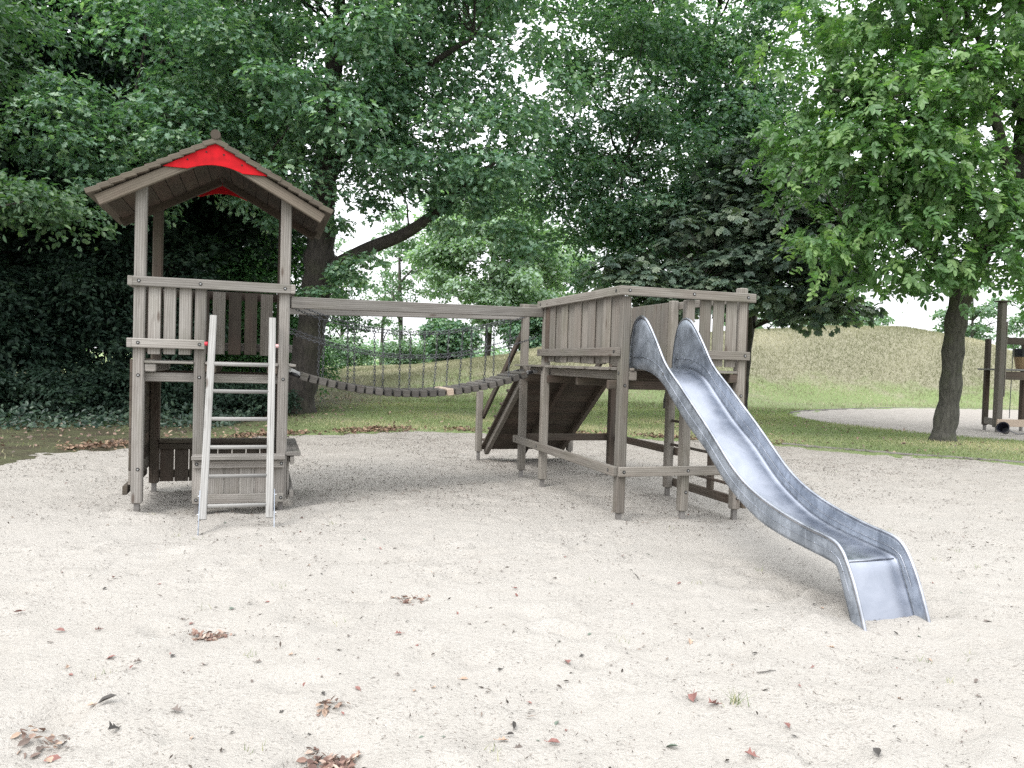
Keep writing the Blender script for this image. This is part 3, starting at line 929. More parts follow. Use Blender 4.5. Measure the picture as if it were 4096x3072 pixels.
# roof: overlapping boards run front to back up each slope
RU, RZ = .682, 3.725
EU = 1.125                        # half width to the eave
SL = (3.725 - 3.117) / EU
slope_len = EU * math.hypot(1, SL)
rfL = MB()
rows = 11
for side in (-1, 1):
    mb = MB()
    ex = Vector((side * 1, 0, -SL)).normalized()
    nz = Vector((side * SL, 0, 1)).normalized()
    for k in range(rows):
        s0 = slope_len * k / rows; s1 = slope_len * (k + 1) / rows + .022
        # lower edge rides up on the next board: wedge profile with rounded nose
        c0 = Vector((RU, 0, RZ)) + ex * s0 - nz * .034
        c1 = Vector((RU, 0, RZ)) + ex * s1 - nz * .018
        va = -.25 + random.uniform(-.006, .006); vb = 1.60 + random.uniform(-.01, .01)
        mid_ = (c0 + c1) / 2
        wdt = (c1 - c0).length
        upn = nz * 1.0 + ex * (-.0)
        dirv = (c1 - c0).normalized()
        upn = Vector((0, 1, 0)).cross(dirv) * (1 if side < 0 else -1)
        if upn.z < 0: upn = -upn
        mb.bar(Vector((mid_.x, va, mid_.z)), Vector((mid_.x, vb, mid_.z)), wdt, .05, upn, .006)
    mb.build('roof_boards', W_SHINGLE, tw)
mb = MB(); mb.tube([(RU, -.262, RZ + .022), (RU, 1.61, RZ + .022)], .047, n=16); mb.build('ridge_log', W_SHINGLE, tw, smooth=False)
for vv, mt in ((-.175, W_SHINGLE), (D - .1, W_LINING)):
    for side in (-1, 1):
        ex = Vector((side, 0, -SL)).normalized(); nz = Vector((side * SL, 0, 1)).normalized()
        a = Vector((RU, vv, RZ)) + ex * (.03 if vv < 0 else .03) - nz * .118
        b = Vector((RU, vv, RZ)) + ex * (slope_len - .03) - nz * .118
        bar_obj('rafter', a + ex * .05 + (nz * .02 if vv > 0 else nz * 0), b + (nz * .02 if vv > 0 else nz * 0), .055, .105, W_RAFTER if vv < 0 else mt, tw, up=nz)
# boarded underside between the rafters
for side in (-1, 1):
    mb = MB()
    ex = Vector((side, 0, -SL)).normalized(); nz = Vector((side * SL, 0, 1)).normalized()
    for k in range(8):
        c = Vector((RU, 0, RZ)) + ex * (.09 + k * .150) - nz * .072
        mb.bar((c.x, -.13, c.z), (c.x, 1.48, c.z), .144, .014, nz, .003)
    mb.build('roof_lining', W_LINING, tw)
def gable(vv, name='gable_board', dz=0.0):
    apex = (RU, RZ - .054)
    pts = [apex, (.212, 3.401), (.433, 3.400)]
    for i in range(1, 12):
        a = i / 12
        u = .433 + (.94 - .433) * a
        pts.append((u, 3.400 + .056 * math.sin(PI * a) ** .9))
    pts = [pts[0]] + [(p[0] + (.13 if i == 0 else 0) * (dz > 0), p[1] + dz) for i, p in enumerate(pts[1:])]
    pts += [(.94, 3.398 + dz), (1.173 - (.13 if dz else 0), 3.398 + dz)]
    n = len(pts)
    V_ = [(p[0], vv - .009, p[1]) for p in pts] + [(p[0], vv + .009, p[1]) for p in pts]
    Fc = [list(range(n)), list(range(2 * n - 1, n - 1, -1))] + [[i, i + n, (i + 1) % n + n, (i + 1) % n] for i in range(n)]
    mb = MB(); mb.add(V_, Fc)
    o = mb.build(name, M_RED, tw)
    o['label'] = 'bright red gable board with arched lower edge'
    return o
g = gable(-.216)
for (u, z) in ((.60, 3.575), (.76, 3.565), (.43, 3.485), (.93, 3.48)):
    mb = MB(); mb.tube([(u, -.226, z), (u, -.2285, z)], .0085, n=8); mb.build('screw', M_HOLE, g)
gable(1.562, dz=.07)

# ------------------------------------------------------------------ ladder leaning on the tower
ld = empty('ladder', (T0[0] + .98 * CT + .85 * ST, T0[1] + .98 * ST - .85 * CT, 0), TH, 'bleached six-rung wooden ladder leaning at the front of the roofed tower', 'ladder')
def lp(u, z, off=0):
    v = -.128 - (1.985 - z) * .3696
    return (u - .98, v + .85 - off, z)
for u in (.678, 1.252):
    s_ = bar_obj('stile', lp(u - (.012 if u < 1 else -.0), .075), lp(u + (.010 if u < 1 else -.0), 1.985), .066, .036, W_LADDER, ld, up=(0, 1, .35), ch=.005)
    sg = -1 if u < 1 else 1
    MB().bar(lp(u + sg * .045, -.12, .0), lp(u + sg * .043, .33, .0), .008, .034, (0, 1, .3), .002).build('metal_foot', M_GALV, s_)
    c = MB(); c.cyl(Vector(lp(u + sg * .034, 1.70)), Vector(lp(u + sg * .062, 1.70)), .019, 14)
    c.build('end_cap', M_CAPRED if u < 1 else M_CAPPINK, s_, smooth=False)
    for zz in (.12, .28):
        c = MB(); c.cyl(Vector(lp(u + sg * .049, zz)), Vector(lp(u + sg * .062, zz)), .009, 6); c.build('bolt', M_BOLT, s_)
for i in range(6):
    z = 1.505 - .2625 * i
    MB().tube([lp(.705, z), lp(.98, z - .001), lp(1.225, z)], .019, n=12).build('rung', W_LADDER, ld, smooth=True)

# ------------------------------------------------------------------ platform (right)
pf = empty('climbing_platform', S0, TH, 'wooden climbing platform on square posts with board walls, at the slide', 'play platform')
t2 = .098; g2 = t2 / 2; UC = 1.37; VE, VF, VP = 2.28, 3.15, 1.45
pA = post(pf, 0, 0, .10, 2.312, t2, W_PLAT); pB = post(pf, .735, 0, .10, 2.312, t2, W_PLAT); pC = post(pf, UC, 0, .10, 2.47, t2, W_PLAT)
pE = post(pf, 0, VE, .10, 2.325, t2, W_PLAT); pF = post(pf, 0, VF, .10, 2.42, t2, W_PLAT)
pP = post(pf, UC, VP, .10, 2.433, t2, W_PLAT); pQ = post(pf, UC, VF, .10, 2.42, t2, W_BROWN)
fr = -g2 - .003 - .0225
a1 = bar_obj('handrail', (-.100, fr, 2.362), (1.487, fr, 2.362), .045, .094, W_PLAT, pf)
bolts(a1, [(.0, fr - .0225, 2.366), (.735, fr - .0225, 2.366), (1.385, fr - .0225, 2.366)], F_)
a2 = bar_obj('middle_rail', (.69, fr, 1.745), (1.435, fr, 1.745), .045, .090, W_PLAT, pf)
bolts(a2, [(UC, fr - .0225, 1.747)], F_)
a3 = bar_obj('lower_rail', (-.048, fr, .530), (1.46, fr, .530), .045, .098, W_PLAT, pf)
bolts(a3, [(.0, fr - .0225, .53), (.735, fr - .0225, .535)], F_)
bolts(pA, [(.0, -g2, 1.405)], F_); bolts(pB, [(.745, -g2, .30)], F_); bolts(pC, [(UC, -g2, 1.32), (UC, -g2, .22)], F_)
L_ = (-1, 0, 0)
a4 = bar_obj('handrail', (fr, -.046, 2.364), (fr, 2.40, 2.364), .045, .094, W_PLAT, pf)
bolts(a4, [(fr - .0225, .02, 2.366), (fr - .0225, VE, 2.366)], L_)
a5 = bar_obj('middle_rail', (fr, -.04, 1.745), (fr, 2.36, 1.745), .045, .090, W_PLAT, pf)
bolts(a5, [(fr - .0225, .03, 1.747), (fr - .0225, VE, 1.747)], L_)
a6 = bar_obj('lower_rail', (fr, -.046, .530), (fr, 3.27, .530), .045, .10, W_PLAT, pf)
bolts(a6, [(fr - .0225, .08, .53), (fr - .0225, VE, .53), (fr - .0225, VF, .53)], L_)
bolts(pA, [(-g2, 0, 1.53)], L_); bolts(pE, [(-g2, VE, 1.53)], L_)
bar_obj('handrail', (-.06, VF + g2 + .026, 2.405), (UC + .06, VF + g2 + .026, 2.405), .045, .06, W_PLAT, pf)
bar_obj('lower_rail', (-.04, VF + g2 + .026, .555), (UC + .06, VF + g2 + .026, .555), .045, .10, W_BROWN, pf)
bar_obj('handrail', (UC - fr, -.0, 2.372), (UC - fr, 3.2, 2.372), .045, .09, W_PLAT, pf)
bar_obj('lower_rail', (UC - fr, 1.34, .555), (UC - fr, 3.2, .555), .045, .095, W_BROWN, pf)
bar_obj('foot_rail', (UC - fr, -.085, .165), (UC - fr, 1.54, .165), .045, .10, W_BROWN, pf)
bar_obj('side_board', (UC + g2 + .015, .012, .225), (UC + g2 + .015, .012, 2.32), .024, .075, W_BROWN, pf, up=(0, 1, 0))
bar_obj('ladder_stile', (UC + g2 + .026, .60, .217), (UC + g2 + .026, .60, 1.52), .045, .10, W_BROWN, pf, up=(0, 1, 0))
for z in (.35, .645, .94, 1.23):
    MB().tube([(UC + .01, .05, z), (UC + .01, 1.40, z)], .017, n=10).build('rung', W_BROWN, pf, smooth=True)
# left wall boards: outer and inner layer alternate
ed = [2.06, 1.87, 1.665, 1.46, 1.255, 1.045, .85, .645, .448, .25, .057]
for i in range(10):
    b, a = ed[i], ed[i + 1]
    off = .012 if i % 2 else .0
    bar_obj('board', (-g2 + .012 + (.026 if i % 2 else 0), (a + b) / 2, 1.622 + random.uniform(-.008, .008)), (-g2 + .012 + (.026 if i % 2 else 0), (a + b) / 2, 2.345), .024, (b - a) + (.10 if i % 2 else -.018), W_PLAT, pf, up=(0, 1, 0), ch=.009)
o = bar_obj('board', (-g2 + .012, 2.145, 1.62), (-g2 + .012, 2.145, 2.345), .024, .12, W_BROWN, pf, up=(0, 1, 0), ch=.006)
for a, b in ((.843, .975), (1.002, 1.133), (1.160, 1.289)):
    bar_obj('board', ((a + b) / 2, -g2 + .013, 1.625 + random.uniform(-.01, .01)), ((a + b) / 2, -g2 + .013, 2.35), b - a, .024, W_PLAT, pf, up=(0, 1, 0), ch=.006)
for i in range(8):
    v0 = 1.515 + i * .2
    bar_obj('board', (UC - g2 + .014, v0 + .095, 1.60), (UC - g2 + .014, v0 + .095, 2.412), .024, .186, W_PLAT, pf, up=(0, 1, 0), ch=.006)
# deck and the beams under it
vv = .0
k = 0
while vv < 3.2:
    wd = .128
    a, b = -.045, UC + .045
    if k == 0: a, b = .053, UC - .053
    if abs(vv - VP) < .11: b = UC - .055
    if abs(vv - VE) < .11: a = .055
    if abs(vv - VF) < .11: a, b = .055, UC - .055
    if k < 1:
        for (aa, bb) in ((.053, .10), (.64, .682), (.788, UC - .055)):
            bar_obj('deck_board', (aa, -.005, 1.570), (bb, -.005, 1.570), .10, .028, W_PLAT, pf, ch=.004)
    else:
        rr_ = random.uniform(-.02, .03)
        if abs(vv - VP) > .11 and a < 0: a -= max(0, rr_)
        bar_obj('deck_board', (a, vv, 1.570 + random.uniform(-.002, .002)), (b, vv, 1.570), wd, .028, W_PLAT, pf, ch=.004)
    vv += .134; k += 1
bar_obj('deck_board', (-.12, 2.72, 1.572), (-.052, 2.72, 1.572), 1.0, .026, W_PLAT, pf, ch=.004)
for uc in (.092, .68, UC - .095):
    bar_obj('floor_beam', (uc, -.045, 1.505), (uc, 3.18, 1.505), .088, .094, W_BROWN if uc > .2 else W_PLAT, pf, ch=.008)
for vv2, ua in ((g2 + .032, -.13), (VP - g2 - .032, 0.06), (VE - g2 - .032, .0), (VF - g2 - .032, .0)):
    bar_obj('cross_beam', (ua, vv2, 1.408), (UC + .045, vv2, 1.408), .058, .092, W_BROWN, pf)

# ------------------------------------------------------------------ ramp behind the platform
RV0, RZ0, RV1, RZ1 = 3.225, 1.53, 5.22, .16
def S2W(u, v, z=0): return (S0[0] + u * CT - v * ST, S0[1] + u * ST + v * CT, z)
rm = empty('climbing_ramp', S2W(.7, 4.3, 0), TH, 'sloping boarded ramp with cleats and handrail descending behind the platform', 'ramp')
def RL(u, v, z): return (u - .7, v - 4.3, z)
rd = Vector((0, RV1 - RV0, RZ1 - RZ0)); RLn = rd.length; rd.normalize(); rn = Vector((0, -rd.z, rd.y))
nb = 14
for k in range(nb):
    c = Vector((0, RV0, RZ0)) + rd * (RLn * (k + .5) / nb)
    bar_obj('ramp_board', RL(-.03, c.y, c.z), RL(1.47, c.y, c.z), RLn / nb - .006, .026, W_BROWN, rm, up=rn, ch=.003)
for k in range(6):
    c = Vector((0, RV0, RZ0)) + rd * (RLn * (k + .7) / 6.4) + rn * .03
    MB().tube([RL(-.05, c.y, c.z), RL(1.49, c.y, c.z)], .03, n=8, flat=.7).build('cleat', W_BROWN, rm, smooth=True)
for u in (.07, .72, 1.37):
    a = Vector((u, RV0 + .02, RZ0)) - rn * .062; b = Vector((u, RV1 - .0, RZ1)) - rn * .062
    bar_obj('stringer', RL(*a), RL(*b), .075, .092, W_PLAT if u < .1 else W_BROWN, rm, up=rn)
for u in (-.085, 1.53):
    p_ = bar_obj('post', RL(u, 5.12, .13), RL(u, 5.12, 1.13), .10, .10, W_PLAT, rm, up=(0, 1, 0), ch=.012)
    MB().bar(RL(u, 5.12, -.25), RL(u, 5.12, .131), .05, .05, (0, 1, 0), .004).build('metal_foot', M_FOOT, p_)
    us = u + (.075 if u < 0 else -.075)
    bar_obj('handrail', RL(us, 3.24, 2.03), RL(us, 5.16, .70), .045, .10, W_BROWN, rm)

# ------------------------------------------------------------------ chain bridge
br0 = (1.45, .15); br1 = (4.60, 1.15)
bdx, bdy = br1[0] - br0[0], br1[1] - br0[1]
cb = empty('chain_bridge', (T0[0] + 3.0 * CT - 1.0 * ST, T0[1] + 3.0 * ST + 1.0 * CT, 0), TH, 'sagging plank footbridge hung on chains from two long beams', 'bridge')
def BL(u, v, z): return Vector((u - 3.0, v - 1.0, z))
def BP(tt, side, z):     # side 0 near edge, 1 far edge
    return BL(br0[0] + bdx * tt, br0[1] + bdy * tt + .75 * side, z)
def ztop(tt): return 1.245 + 1.06 * (tt - .46) ** 2
ts = [.046, .077, .109, .141, .176, .211, .245, .278, .315, .350, .386, .421, .457, .492, .530, .566, .603, .639, .676, .713, .751, .789, .825, .861, .900, .937]
for i, tt in enumerate(ts):
    z = ztop(tt) - .043
    sl = 2 * 1.06 * (tt - .46) / 3.3
    up = Vector((-sl, 0, 1)).normalized()
    jt = random.uniform(-.012, .012)
    p0 = BP(tt, 0, z) + Vector((0, jt, 0)); p1 = BP(tt, 1, z) + Vector((0, jt, 0))
    new = (i == 16)
    o = MB().bar(p0, p1, .084, .082, up, .009).build('plank', W_NEW if new else W_PLANK, cb)
    if new: o['label'] = 'pale new plank'
# two load straps under the planks with rubber spacers between them
for side in (.12, .88):
    mb = MB()
    mb.tube([BP(tt, side, ztop(tt) - .05) for tt in np.linspace(.0, .985, 30)], .022, n=8)
    mb.build('cable', M_RUBBER, cb, smooth=True)
def bracket(p, q):
    mb = MB()
    mb.bar(p, q, .012, .05, (0, 0, 1), .003)
    mb.cyl(p + Vector((0, -.03, 0)), p + Vector((0, .03, 0)), .026, 12)
    mb.cyl(q + Vector((0, -.02, 0)), q + Vector((0, .02, 0)), .018, 10)
    mb.build('bracket', M_BOLT, cb)
for sd in (.12, .88):
    bracket(BP(-.005, sd, 1.462), BP(.03, sd, ztop(.03) - .035)); bracket(BP(1.0, sd, 1.50), BP(.958, sd, ztop(.955) - .03))
# long beams
bar_obj('beam', BL(W + g2 + .01, .0, 2.163), BL(4.60, 1.045, 2.262), .07, .118, W_GREY, cb)
bar_obj('beam', BL(W + g2 + .01, D - .03, 2.163), BL(4.60, 1.90, 2.262), .07, .118, W_GREY, cb)

def chain(pts, pitch, name):
    """links along a polyline, alternately flat and on edge"""
    pts = [Vector(p) for p in pts]
    seg = [0]
    for i in range(1, len(pts)): seg.append(seg[-1] + (pts[i] - pts[i - 1]).length)
    L = seg[-1]; n = max(2, int(L / pitch))
    def at(s):
        s = min(max(s, 0), L)
        for i in range(1, len(pts)):
            if s <= seg[i] + 1e-9:
                f = (s - seg[i - 1]) / (seg[i] - seg[i - 1] + 1e-9)
                return pts[i - 1].lerp(pts[i], f)
        return pts[-1]
    mb = MB()
    lo, wd, rr = pitch * .5 + .007, .0125, .0043
    for k in range(n):
        s = (k + .5) * L / n
        c = at(s); d = (at(s + .01) - at(s - .01)).normalized()
        up = Vector((0, 1, 0)) if abs(d.y) < .8 else Vector((1, 0, 0))
        u = (up - d * up.dot(d)).normalized()
        if k % 2: u = d.cross(u)
        ring = []
        for a in range(8):
            an = 2 * PI * a / 8
            ca, sa = math.cos(an), math.sin(an)
            ring.append(c + d * (ca * (lo - wd) + (wd * ca)) + u * (sa * wd))
        mb.tube(ring, rr, n=4, closed=True)
    return mb.build(name, M_CHAIN, cb, smooth=True)
def catq(zs):
    tt = [p[0] for p in zs]; z = [p[1] for p in zs]
    c = np.polyfit(tt, z, 3)
    return lambda q: float(np.polyval(c, q))
zu_n = catq([(0, 2.12), (.084, 2.03), (.204, 1.955), (.31, 1.91), (.42, 1.887), (.578, 1.936), (.677, 1.986), (.78, 2.07), (.933, 2.195)])
zu_f = catq([(.06, 2.157), (.12, 2.11), (.23, 2.03), (.41, 1.958), (.52, 1.952), (.70, 2.037), (.963, 2.234)])
zm_n = catq([(0, 1.85), (.085, 1.763), (.21, 1.683), (.438, 1.627), (.58, 1.641), (.78, 1.761), (1.0, 1.955)])
zm_f = catq([(0, 1.915), (.12, 1.824), (.326, 1.684), (.52, 1.641), (.74, 1.761), (.988, 1.971)])
for side, fu, fm, o_ in ((0, zu_n, zm_n, .02), (1, zu_f, zm_f, -.02)):
    chain([BP(q, side, fu(q)) for q in np.linspace(-.015, .965, 34)], .034, 'handrail_chain')
    chain([BP(q, side, fm(q)) for q in np.linspace(-.015, .99, 34)], .034, 'middle_chain')
    for k in range(8):
        q = .109 + .1075 * k
        top = BP(q, side, fu(q)); bot = BP(q + .006 * math.sin(k), side, ztop(q) - .0)
        bot.y += .05 if side == 0 else -.02
        chain([top, top.lerp(bot, .5) + Vector((.004, 0, 0)), bot], .034, 'hanger_chain')

# ------------------------------------------------------------------ slide
sl = empty('slide', S2W(.365, -1.6, 0), TH, 'long curved galvanised metal slide running from the platform down into the sand', 'slide')
def SLp(u, v, z): return (u - .365, v + 1.6, z)
BED = [(.10, 1.588), (-.09, 1.588), (-.28, 1.574), (-.48, 1.522), (-.62, 1.452), (-.79, 1.325), (-.95, 1.205), (-1.11, 1.093), (-1.40, .918), (-1.66, .725), (-1.84, .615), (-2.06, .515),
       (-2.25, .452), (-2.50, .408), (-2.78, .377), (-2.99, .353), (-3.045, .312), (-3.085, .225), (-3.165, .045), (-3.22, -.09)]
RIM = [(.105, 1.60), (.10, 1.72), (.075, 1.86), (.03, 2.00), (-.035, 2.075), (-.135, 2.103), (-.24, 2.068), (-.345, 1.98), (-.48, 1.835), (-.62, 1.672), (-.74, 1.570), (-.95, 1.430), (-1.16, 1.283),
       (-1.38, 1.130), (-1.60, .968), (-1.82, .805), (-2.05, .685), (-2.35, .592), (-2.70, .525), (-2.97, .492), (-3.065, .450), (-3.13, .37), (-3.205, .235), (-3.285, .045), (-3.33, -.09)]
bed_s = spline(np.array(BED), 5)
rim_s = spline(np.array(RIM), 5)
# resample both by arc so the walls can be laced together
def resample(P, n):
    d = np.r_[0, np.cumsum(np.linalg.norm(np.diff(P, axis=0), axis=1))]
    q = np.linspace(0, d[-1], n)
    return np.stack([np.interp(q, d, P[:, 0]), np.interp(q, d, P[:, 1])], 1)
NB = 120
bedr = resample(bed_s, NB)
UL, UR = .125, .617
V_, Fc = [], []
us = [UL, UL + .012, UL + .06, (UL + UR) / 2, UR - .06, UR - .012, UR]
dz = [.022, .008, .001, 0, .001, .008, .022]
for v, z in bedr:
    for u, d_ in zip(us, dz): V_.append(SLp(u, v, z + d_))
for i in range(NB - 1):
    for j in range(6):
        a = i * 7 + j
        Fc.append([a, a + 1, a + 8, a + 7])
bedo = np_mesh('chute', V_, Fc, M_BED, sl, smooth=True)
mod = bedo.modifiers.new('thick', 'SOLIDIFY'); mod.thickness = .004; mod.offset = -1
# walls: match each rim point to a bed point of like progress
key_b = [(.10, 1.575), (-.09, 1.575), (-.30, 1.560), (-.62, 1.440), (-.95, 1.19), (-1.40, .905), (-1.84, .60), (-2.25, .438), (-2.78, .362), (-3.02, .335), (-3.105, .16), (-3.21, -.10)]
key_r = [(.105, 1.60), (.03, 2.00), (-.24, 2.068), (-.62, 1.672), (-.95, 1.430), (-1.38, 1.130), (-1.82, .805), (-2.27, .610), (-2.80, .513), (-3.08, .440), (-3.205, .235), (-3.33, -.09)]
def arc_at(P, p):
    d = np.r_[0, np.cumsum(np.linalg.norm(np.diff(P, axis=0), axis=1))]
    return d[np.argmin(np.hypot(P[:, 0] - p[0], P[:, 1] - p[1]))]
bot = bed_s - np.array([0, .012])
ab = [arc_at(bot, p) for p in key_b]; ar = [arc_at(rim_s, p) for p in key_r]
ab[0] = ar[0] = 0
dB = np.r_[0, np.cumsum(np.linalg.norm(np.diff(bot, axis=0), axis=1))]
dR = np.r_[0, np.cumsum(np.linalg.norm(np.diff(rim_s, axis=0), axis=1))]
ab[-1] = dB[-1]; ar[-1] = dR[-1]
prog = np.linspace(0, len(ab) - 1, 150)
sb = np.interp(prog, range(len(ab)), ab); sr = np.interp(prog, range(len(ar)), ar)
Bp = np.stack([np.interp(sb, dB, bot[:, 0]), np.interp(sb, dB, bot[:, 1])], 1)
Rp = np.stack([np.interp(sr, dR, rim_s[:, 0]), np.interp(sr, dR, rim_s[:, 1])], 1)
for u, sg in ((UL, -1), (UR, 1)):
    V_, Fc = [], []
    nt_ = 7
    for i in range(len(prog)):
        for k in range(nt_):
            f = k / (nt_ - 1)
            v, z = Bp[i] * (1 - f) + Rp[i] * f
            V_.append(SLp(u + sg * (.003 + .006 * math.sin(f * PI)), v, z))
    for i in range(len(prog) - 1):
        for k in range(nt_ - 1):
            a = i * nt_ + k
            Fc.append([a, a + nt_, a + nt_ + 1, a + 1])
    w_ = np_mesh('side_wall', V_, Fc, M_GALV, sl, smooth=True)
    mod = w_.modifiers.new('thick', 'SOLIDIFY'); mod.thickness = .004; mod.offset = 0
    mb = MB()
    rp = [SLp(u + sg * .010, v, z) for v, z in Rp]
    mb.tube(rp, .0155, n=10, flat=.75, caps=True, upv=(0, 0, 1))
    mb.build('rim', M_RIM, w_, smooth=True)
    mb = MB()                       # folded seam along the wall, both faces
    mid_pts = [(Bp[i] * .52 + Rp[i] * .48) if Rp[i][1] - Bp[i][1] < .26 else Bp[i] + (Rp[i] - Bp[i]) / max(1e-6, np.hypot(*(Rp[i] - Bp[i]))) * .125 for i in range(4, len(prog) - 14)]
    for s2 in (-1, 1):
        mb.tube([SLp(u + sg * .007 + s2 * .0045, v, z) for v, z in mid_pts], .0028, n=5, caps=False)
        for q in mid_pts[6::9]:
            mb.tube([SLp(u + sg * .007 + s2 * .004, q[0], q[1]), SLp(u + sg * .007 + s2 * .008, q[0], q[1])], .006, n=6)
    mb.build('seam', M_RIM, w_, smooth=True)
mb = MB(); mb.cyl(SLp(UL - .006, -.63, 1.54), SLp(UL - .016, -.63, 1.54), .014, 12); mb.build('bolt', M_BOLT, sl)
mb = MB(); mb.tube([SLp(UL + .02, -3.018, .350), SLp(UR - .02, -3.018, .350)], .006, n=6); mb.build('edge_bead', M_RIM, sl, smooth=True)

# ------------------------------------------------------------------ far play frame at the right edge, with bucket hoist
pfx = empty('sand_play_frame', (14.0, 22.4, 0), .12, 'tall timber sand play frame standing in the second sand pit at the right edge', 'play frame')
def fpost(u, v, z0, z1, t_, mat=W_PLAT): 
    o = bar_obj('post', (u, v, z0), (u, v, z1), t_, t_, mat, pfx, up=(0, 1, 0), ch=.02)
    MB().bar((u, v, -.3), (u, v, z0 + .001), .07, .07, (0, 1, 0), .004).build('metal_foot', M_FOOT, o)
fpost(0, 0, .16, 3.75, .19); fpost(.40, 1.0, .16, 2.75, .14, W_BROWN); fpost(1.15, 0, .16, 3.75, .17, W_BROWN); fpost(1.6, 1.0, .16, 2.75, .14, W_BROWN)
bar_obj('side_board', (.125, -.02, 1.05), (.125, -.02, 3.2), .035, .12, W_PLAT, pfx, up=(0, 1, 0))
bar_obj('rail', (.10, .06, 2.66), (1.9, .06, 2.66), .09, .20, W_BROWN, pfx)
bar_obj('deck', (.12, .5, 1.83), (1.9, .5, 1.83), 1.1, .05, W_LADDER, pfx)
bar_obj('deck_beam', (.10, .02, 1.66), (1.9, .02, 1.66), .08, .24, W_BROWN, pfx)
o = bar_obj('base_board', (-.11, -.13, .30), (2.0, -.13, .30), .05, .21, W_NEW, pfx)
bar_obj('base_board', (-.06, -.10, .30), (.36, .95, .30), .05, .2, W_PLAT, pfx)
mb = MB(); mb.bar((0, 0, 3.76), (0, 0, 3.80), .30, .30, (0, 1, 0), .01); mb.build('post_cap', W_BROWN, pfx)
# thin rope hanging in the frame
mb = MB(); mb.tube([(.56, .2, 2.55), (.55, .2, 1.4), (.50, .15, .42)], .012, n=5); mb.build('rope', M_CHAIN, pfx)
mb = MB()
prof = [(.16, 0), (.21, .40), (.215, .42), (.19, .42), (.15, .03)]
def lathe(mb, prof, c, n=16, axis=None, mi=0):
    c = Vector(c); V_, Fc = [], []
    ax = Vector(axis).normalized() if axis else Vector((0, 0, 1))
    t1 = ax.orthogonal().normalized(); t2_ = ax.cross(t1)
    for r, z in prof:
        for i in range(n):
            a = 2 * PI * i / n
            V_.append(c + ax * z + (t1 * math.cos(a) + t2_ * math.sin(a)) * r)
    for k in range(len(prof) - 1):
        for i in range(n):
            j = (i + 1) % n
            Fc.append([k * n + i, k * n + j, (k + 1) * n + j, (k + 1) * n + i])
    Fc.append(list(range(n - 1, -1, -1)))
    Fc.append([(len(prof) - 1) * n + i for i in range(n)])
    mb.add(V_, Fc, None, mi)
# hopper on the deck
hp = empty('sand_hopper', (14.0 + 1.02, 22.4 + .55, 1.857), .12, 'tan sand hopper with dark rim standing on the deck of the sand play frame', 'hopper')
mb = MB(); lathe(mb, [(.17, 0), (.24, .36)], (0, 0, 0), 14); mb.build('body', M_TAN, hp)
mb = MB(); lathe(mb, [(.245, .36), (.27, .60), (.255, .60), (.23, .37)], (0, 0, 0), 14); mb.build('rim', M_BLACKPL, hp)
# black bucket lying in the sand
bk = empty('bucket', (13.78, 21.55, .0), .4, 'black bucket lying tipped over on the sand of the second pit', 'bucket')
mb = MB(); lathe(mb, [(.10, -.02), (.15, .24), (.165, .26), (.135, .26), (.09, .0)], (-.1, 0, .13), 16, (-.75, -.25, .35)); mb.build('shell', M_BLACKPL, bk)
mb = MB(); mb.tube([(.05, 0, .14), (.25, -.05, .06), (.45, .02, .03), (.9, .1, .035), (1.3, .05, .04)], .012, n=5); mb.build('rope', M_CHAIN, bk)

# ------------------------------------------------------------------ trees
rng = np.random.default_rng(5)
# --- big oak, left of centre
oak_trunk = [(-5.95, 21.6, -.15, .62), (-5.9, 21.5, .3, .47), (-5.62, 21.3, 1.8, .40), (-5.38, 21.1, 3.0, .38), (-5.25, 20.9, 4.1, .40), (-5.2, 20.9, 5.2, .34), (-5.15, 21, 7.5, .27), (-5.0, 21.2, 10, .19), (-4.9, 21.3, 12.6, .08)]
oak_limbs = [
    [(-5.3, 20.95, 3.75, .27), (-4.6, 20.8, 4.15, .21), (-3.89, 20.7, 4.52, .185), (-2.8, 20.4, 4.95, .16), (-1.7, 20.0, 5.7, .12), (-.6, 19.6, 6.6, .06)],
    [(-5.2, 21, 5.0, .22), (-6.4, 20.2, 6.2, .15), (-7.8, 19.4, 7.0, .10), (-9.3, 18.9, 7.6, .05)],
    [(-5.2, 21, 6.2, .18), (-4.0, 20.3, 7.6, .13), (-2.6, 19.8, 8.8, .09), (-1.2, 19.4, 9.6, .05)],
    [(-5.15, 21, 7.2, .16), (-6.2, 21.5, 9, .11), (-7.6, 21.8, 10.4, .06)],
]
oak = tree('oak_tree', 'large dark-trunked oak beyond the footbridge, its limb reaching right over the lawn', (-5.9, 21.5, 0), oak_trunk, B_OAK, oak_limbs)
ells = [(-8.6, 19.5, 8.3, 3.2, 2.6, 2.9), (-4.6, 20, 9.6, 4.4, 3.4, 3.2), (-1.4, 19.8, 8.4, 3.0, 2.6, 2.6), (-5.2, 19.3, 6.6, 4.2, 2.6, 1.5), (-9.4, 18.6, 6.2, 2.2, 1.8, 1.3), (-1.5, 19.4, 6.6, 2.3, 2.0, 1.3), (-4.5, 21, 12.8, 5.0, 4.2, 3.2), (-5.0, 20.5, 16, 4.4, 4.4, 2.4)]
cen = sample_ells(ells, 420, rng)
cen = np.vstack([cen, [(-4.7, 20.3, 5.0), (-3.7, 20.4, 5.5), (-6.2, 20.4, 5.0), (-7.0, 19.9, 5.4), (-4.5, 20.0, 3.7), (-4.15, 20.1, 3.5), (-4.9, 20.2, 3.2), (-3.9, 20.0, 4.0), (-.9, 19.6, 5.3), (-.2, 19.5, 4.9), (-1.6, 19.7, 4.9), (0.1, 19.5, 4.4), (-1.9, 19.8, 5.4), (-2.6, 19.9, 5.9)]])
k = gap_keep(cen, .1, rng, .8); cen = cen[k]
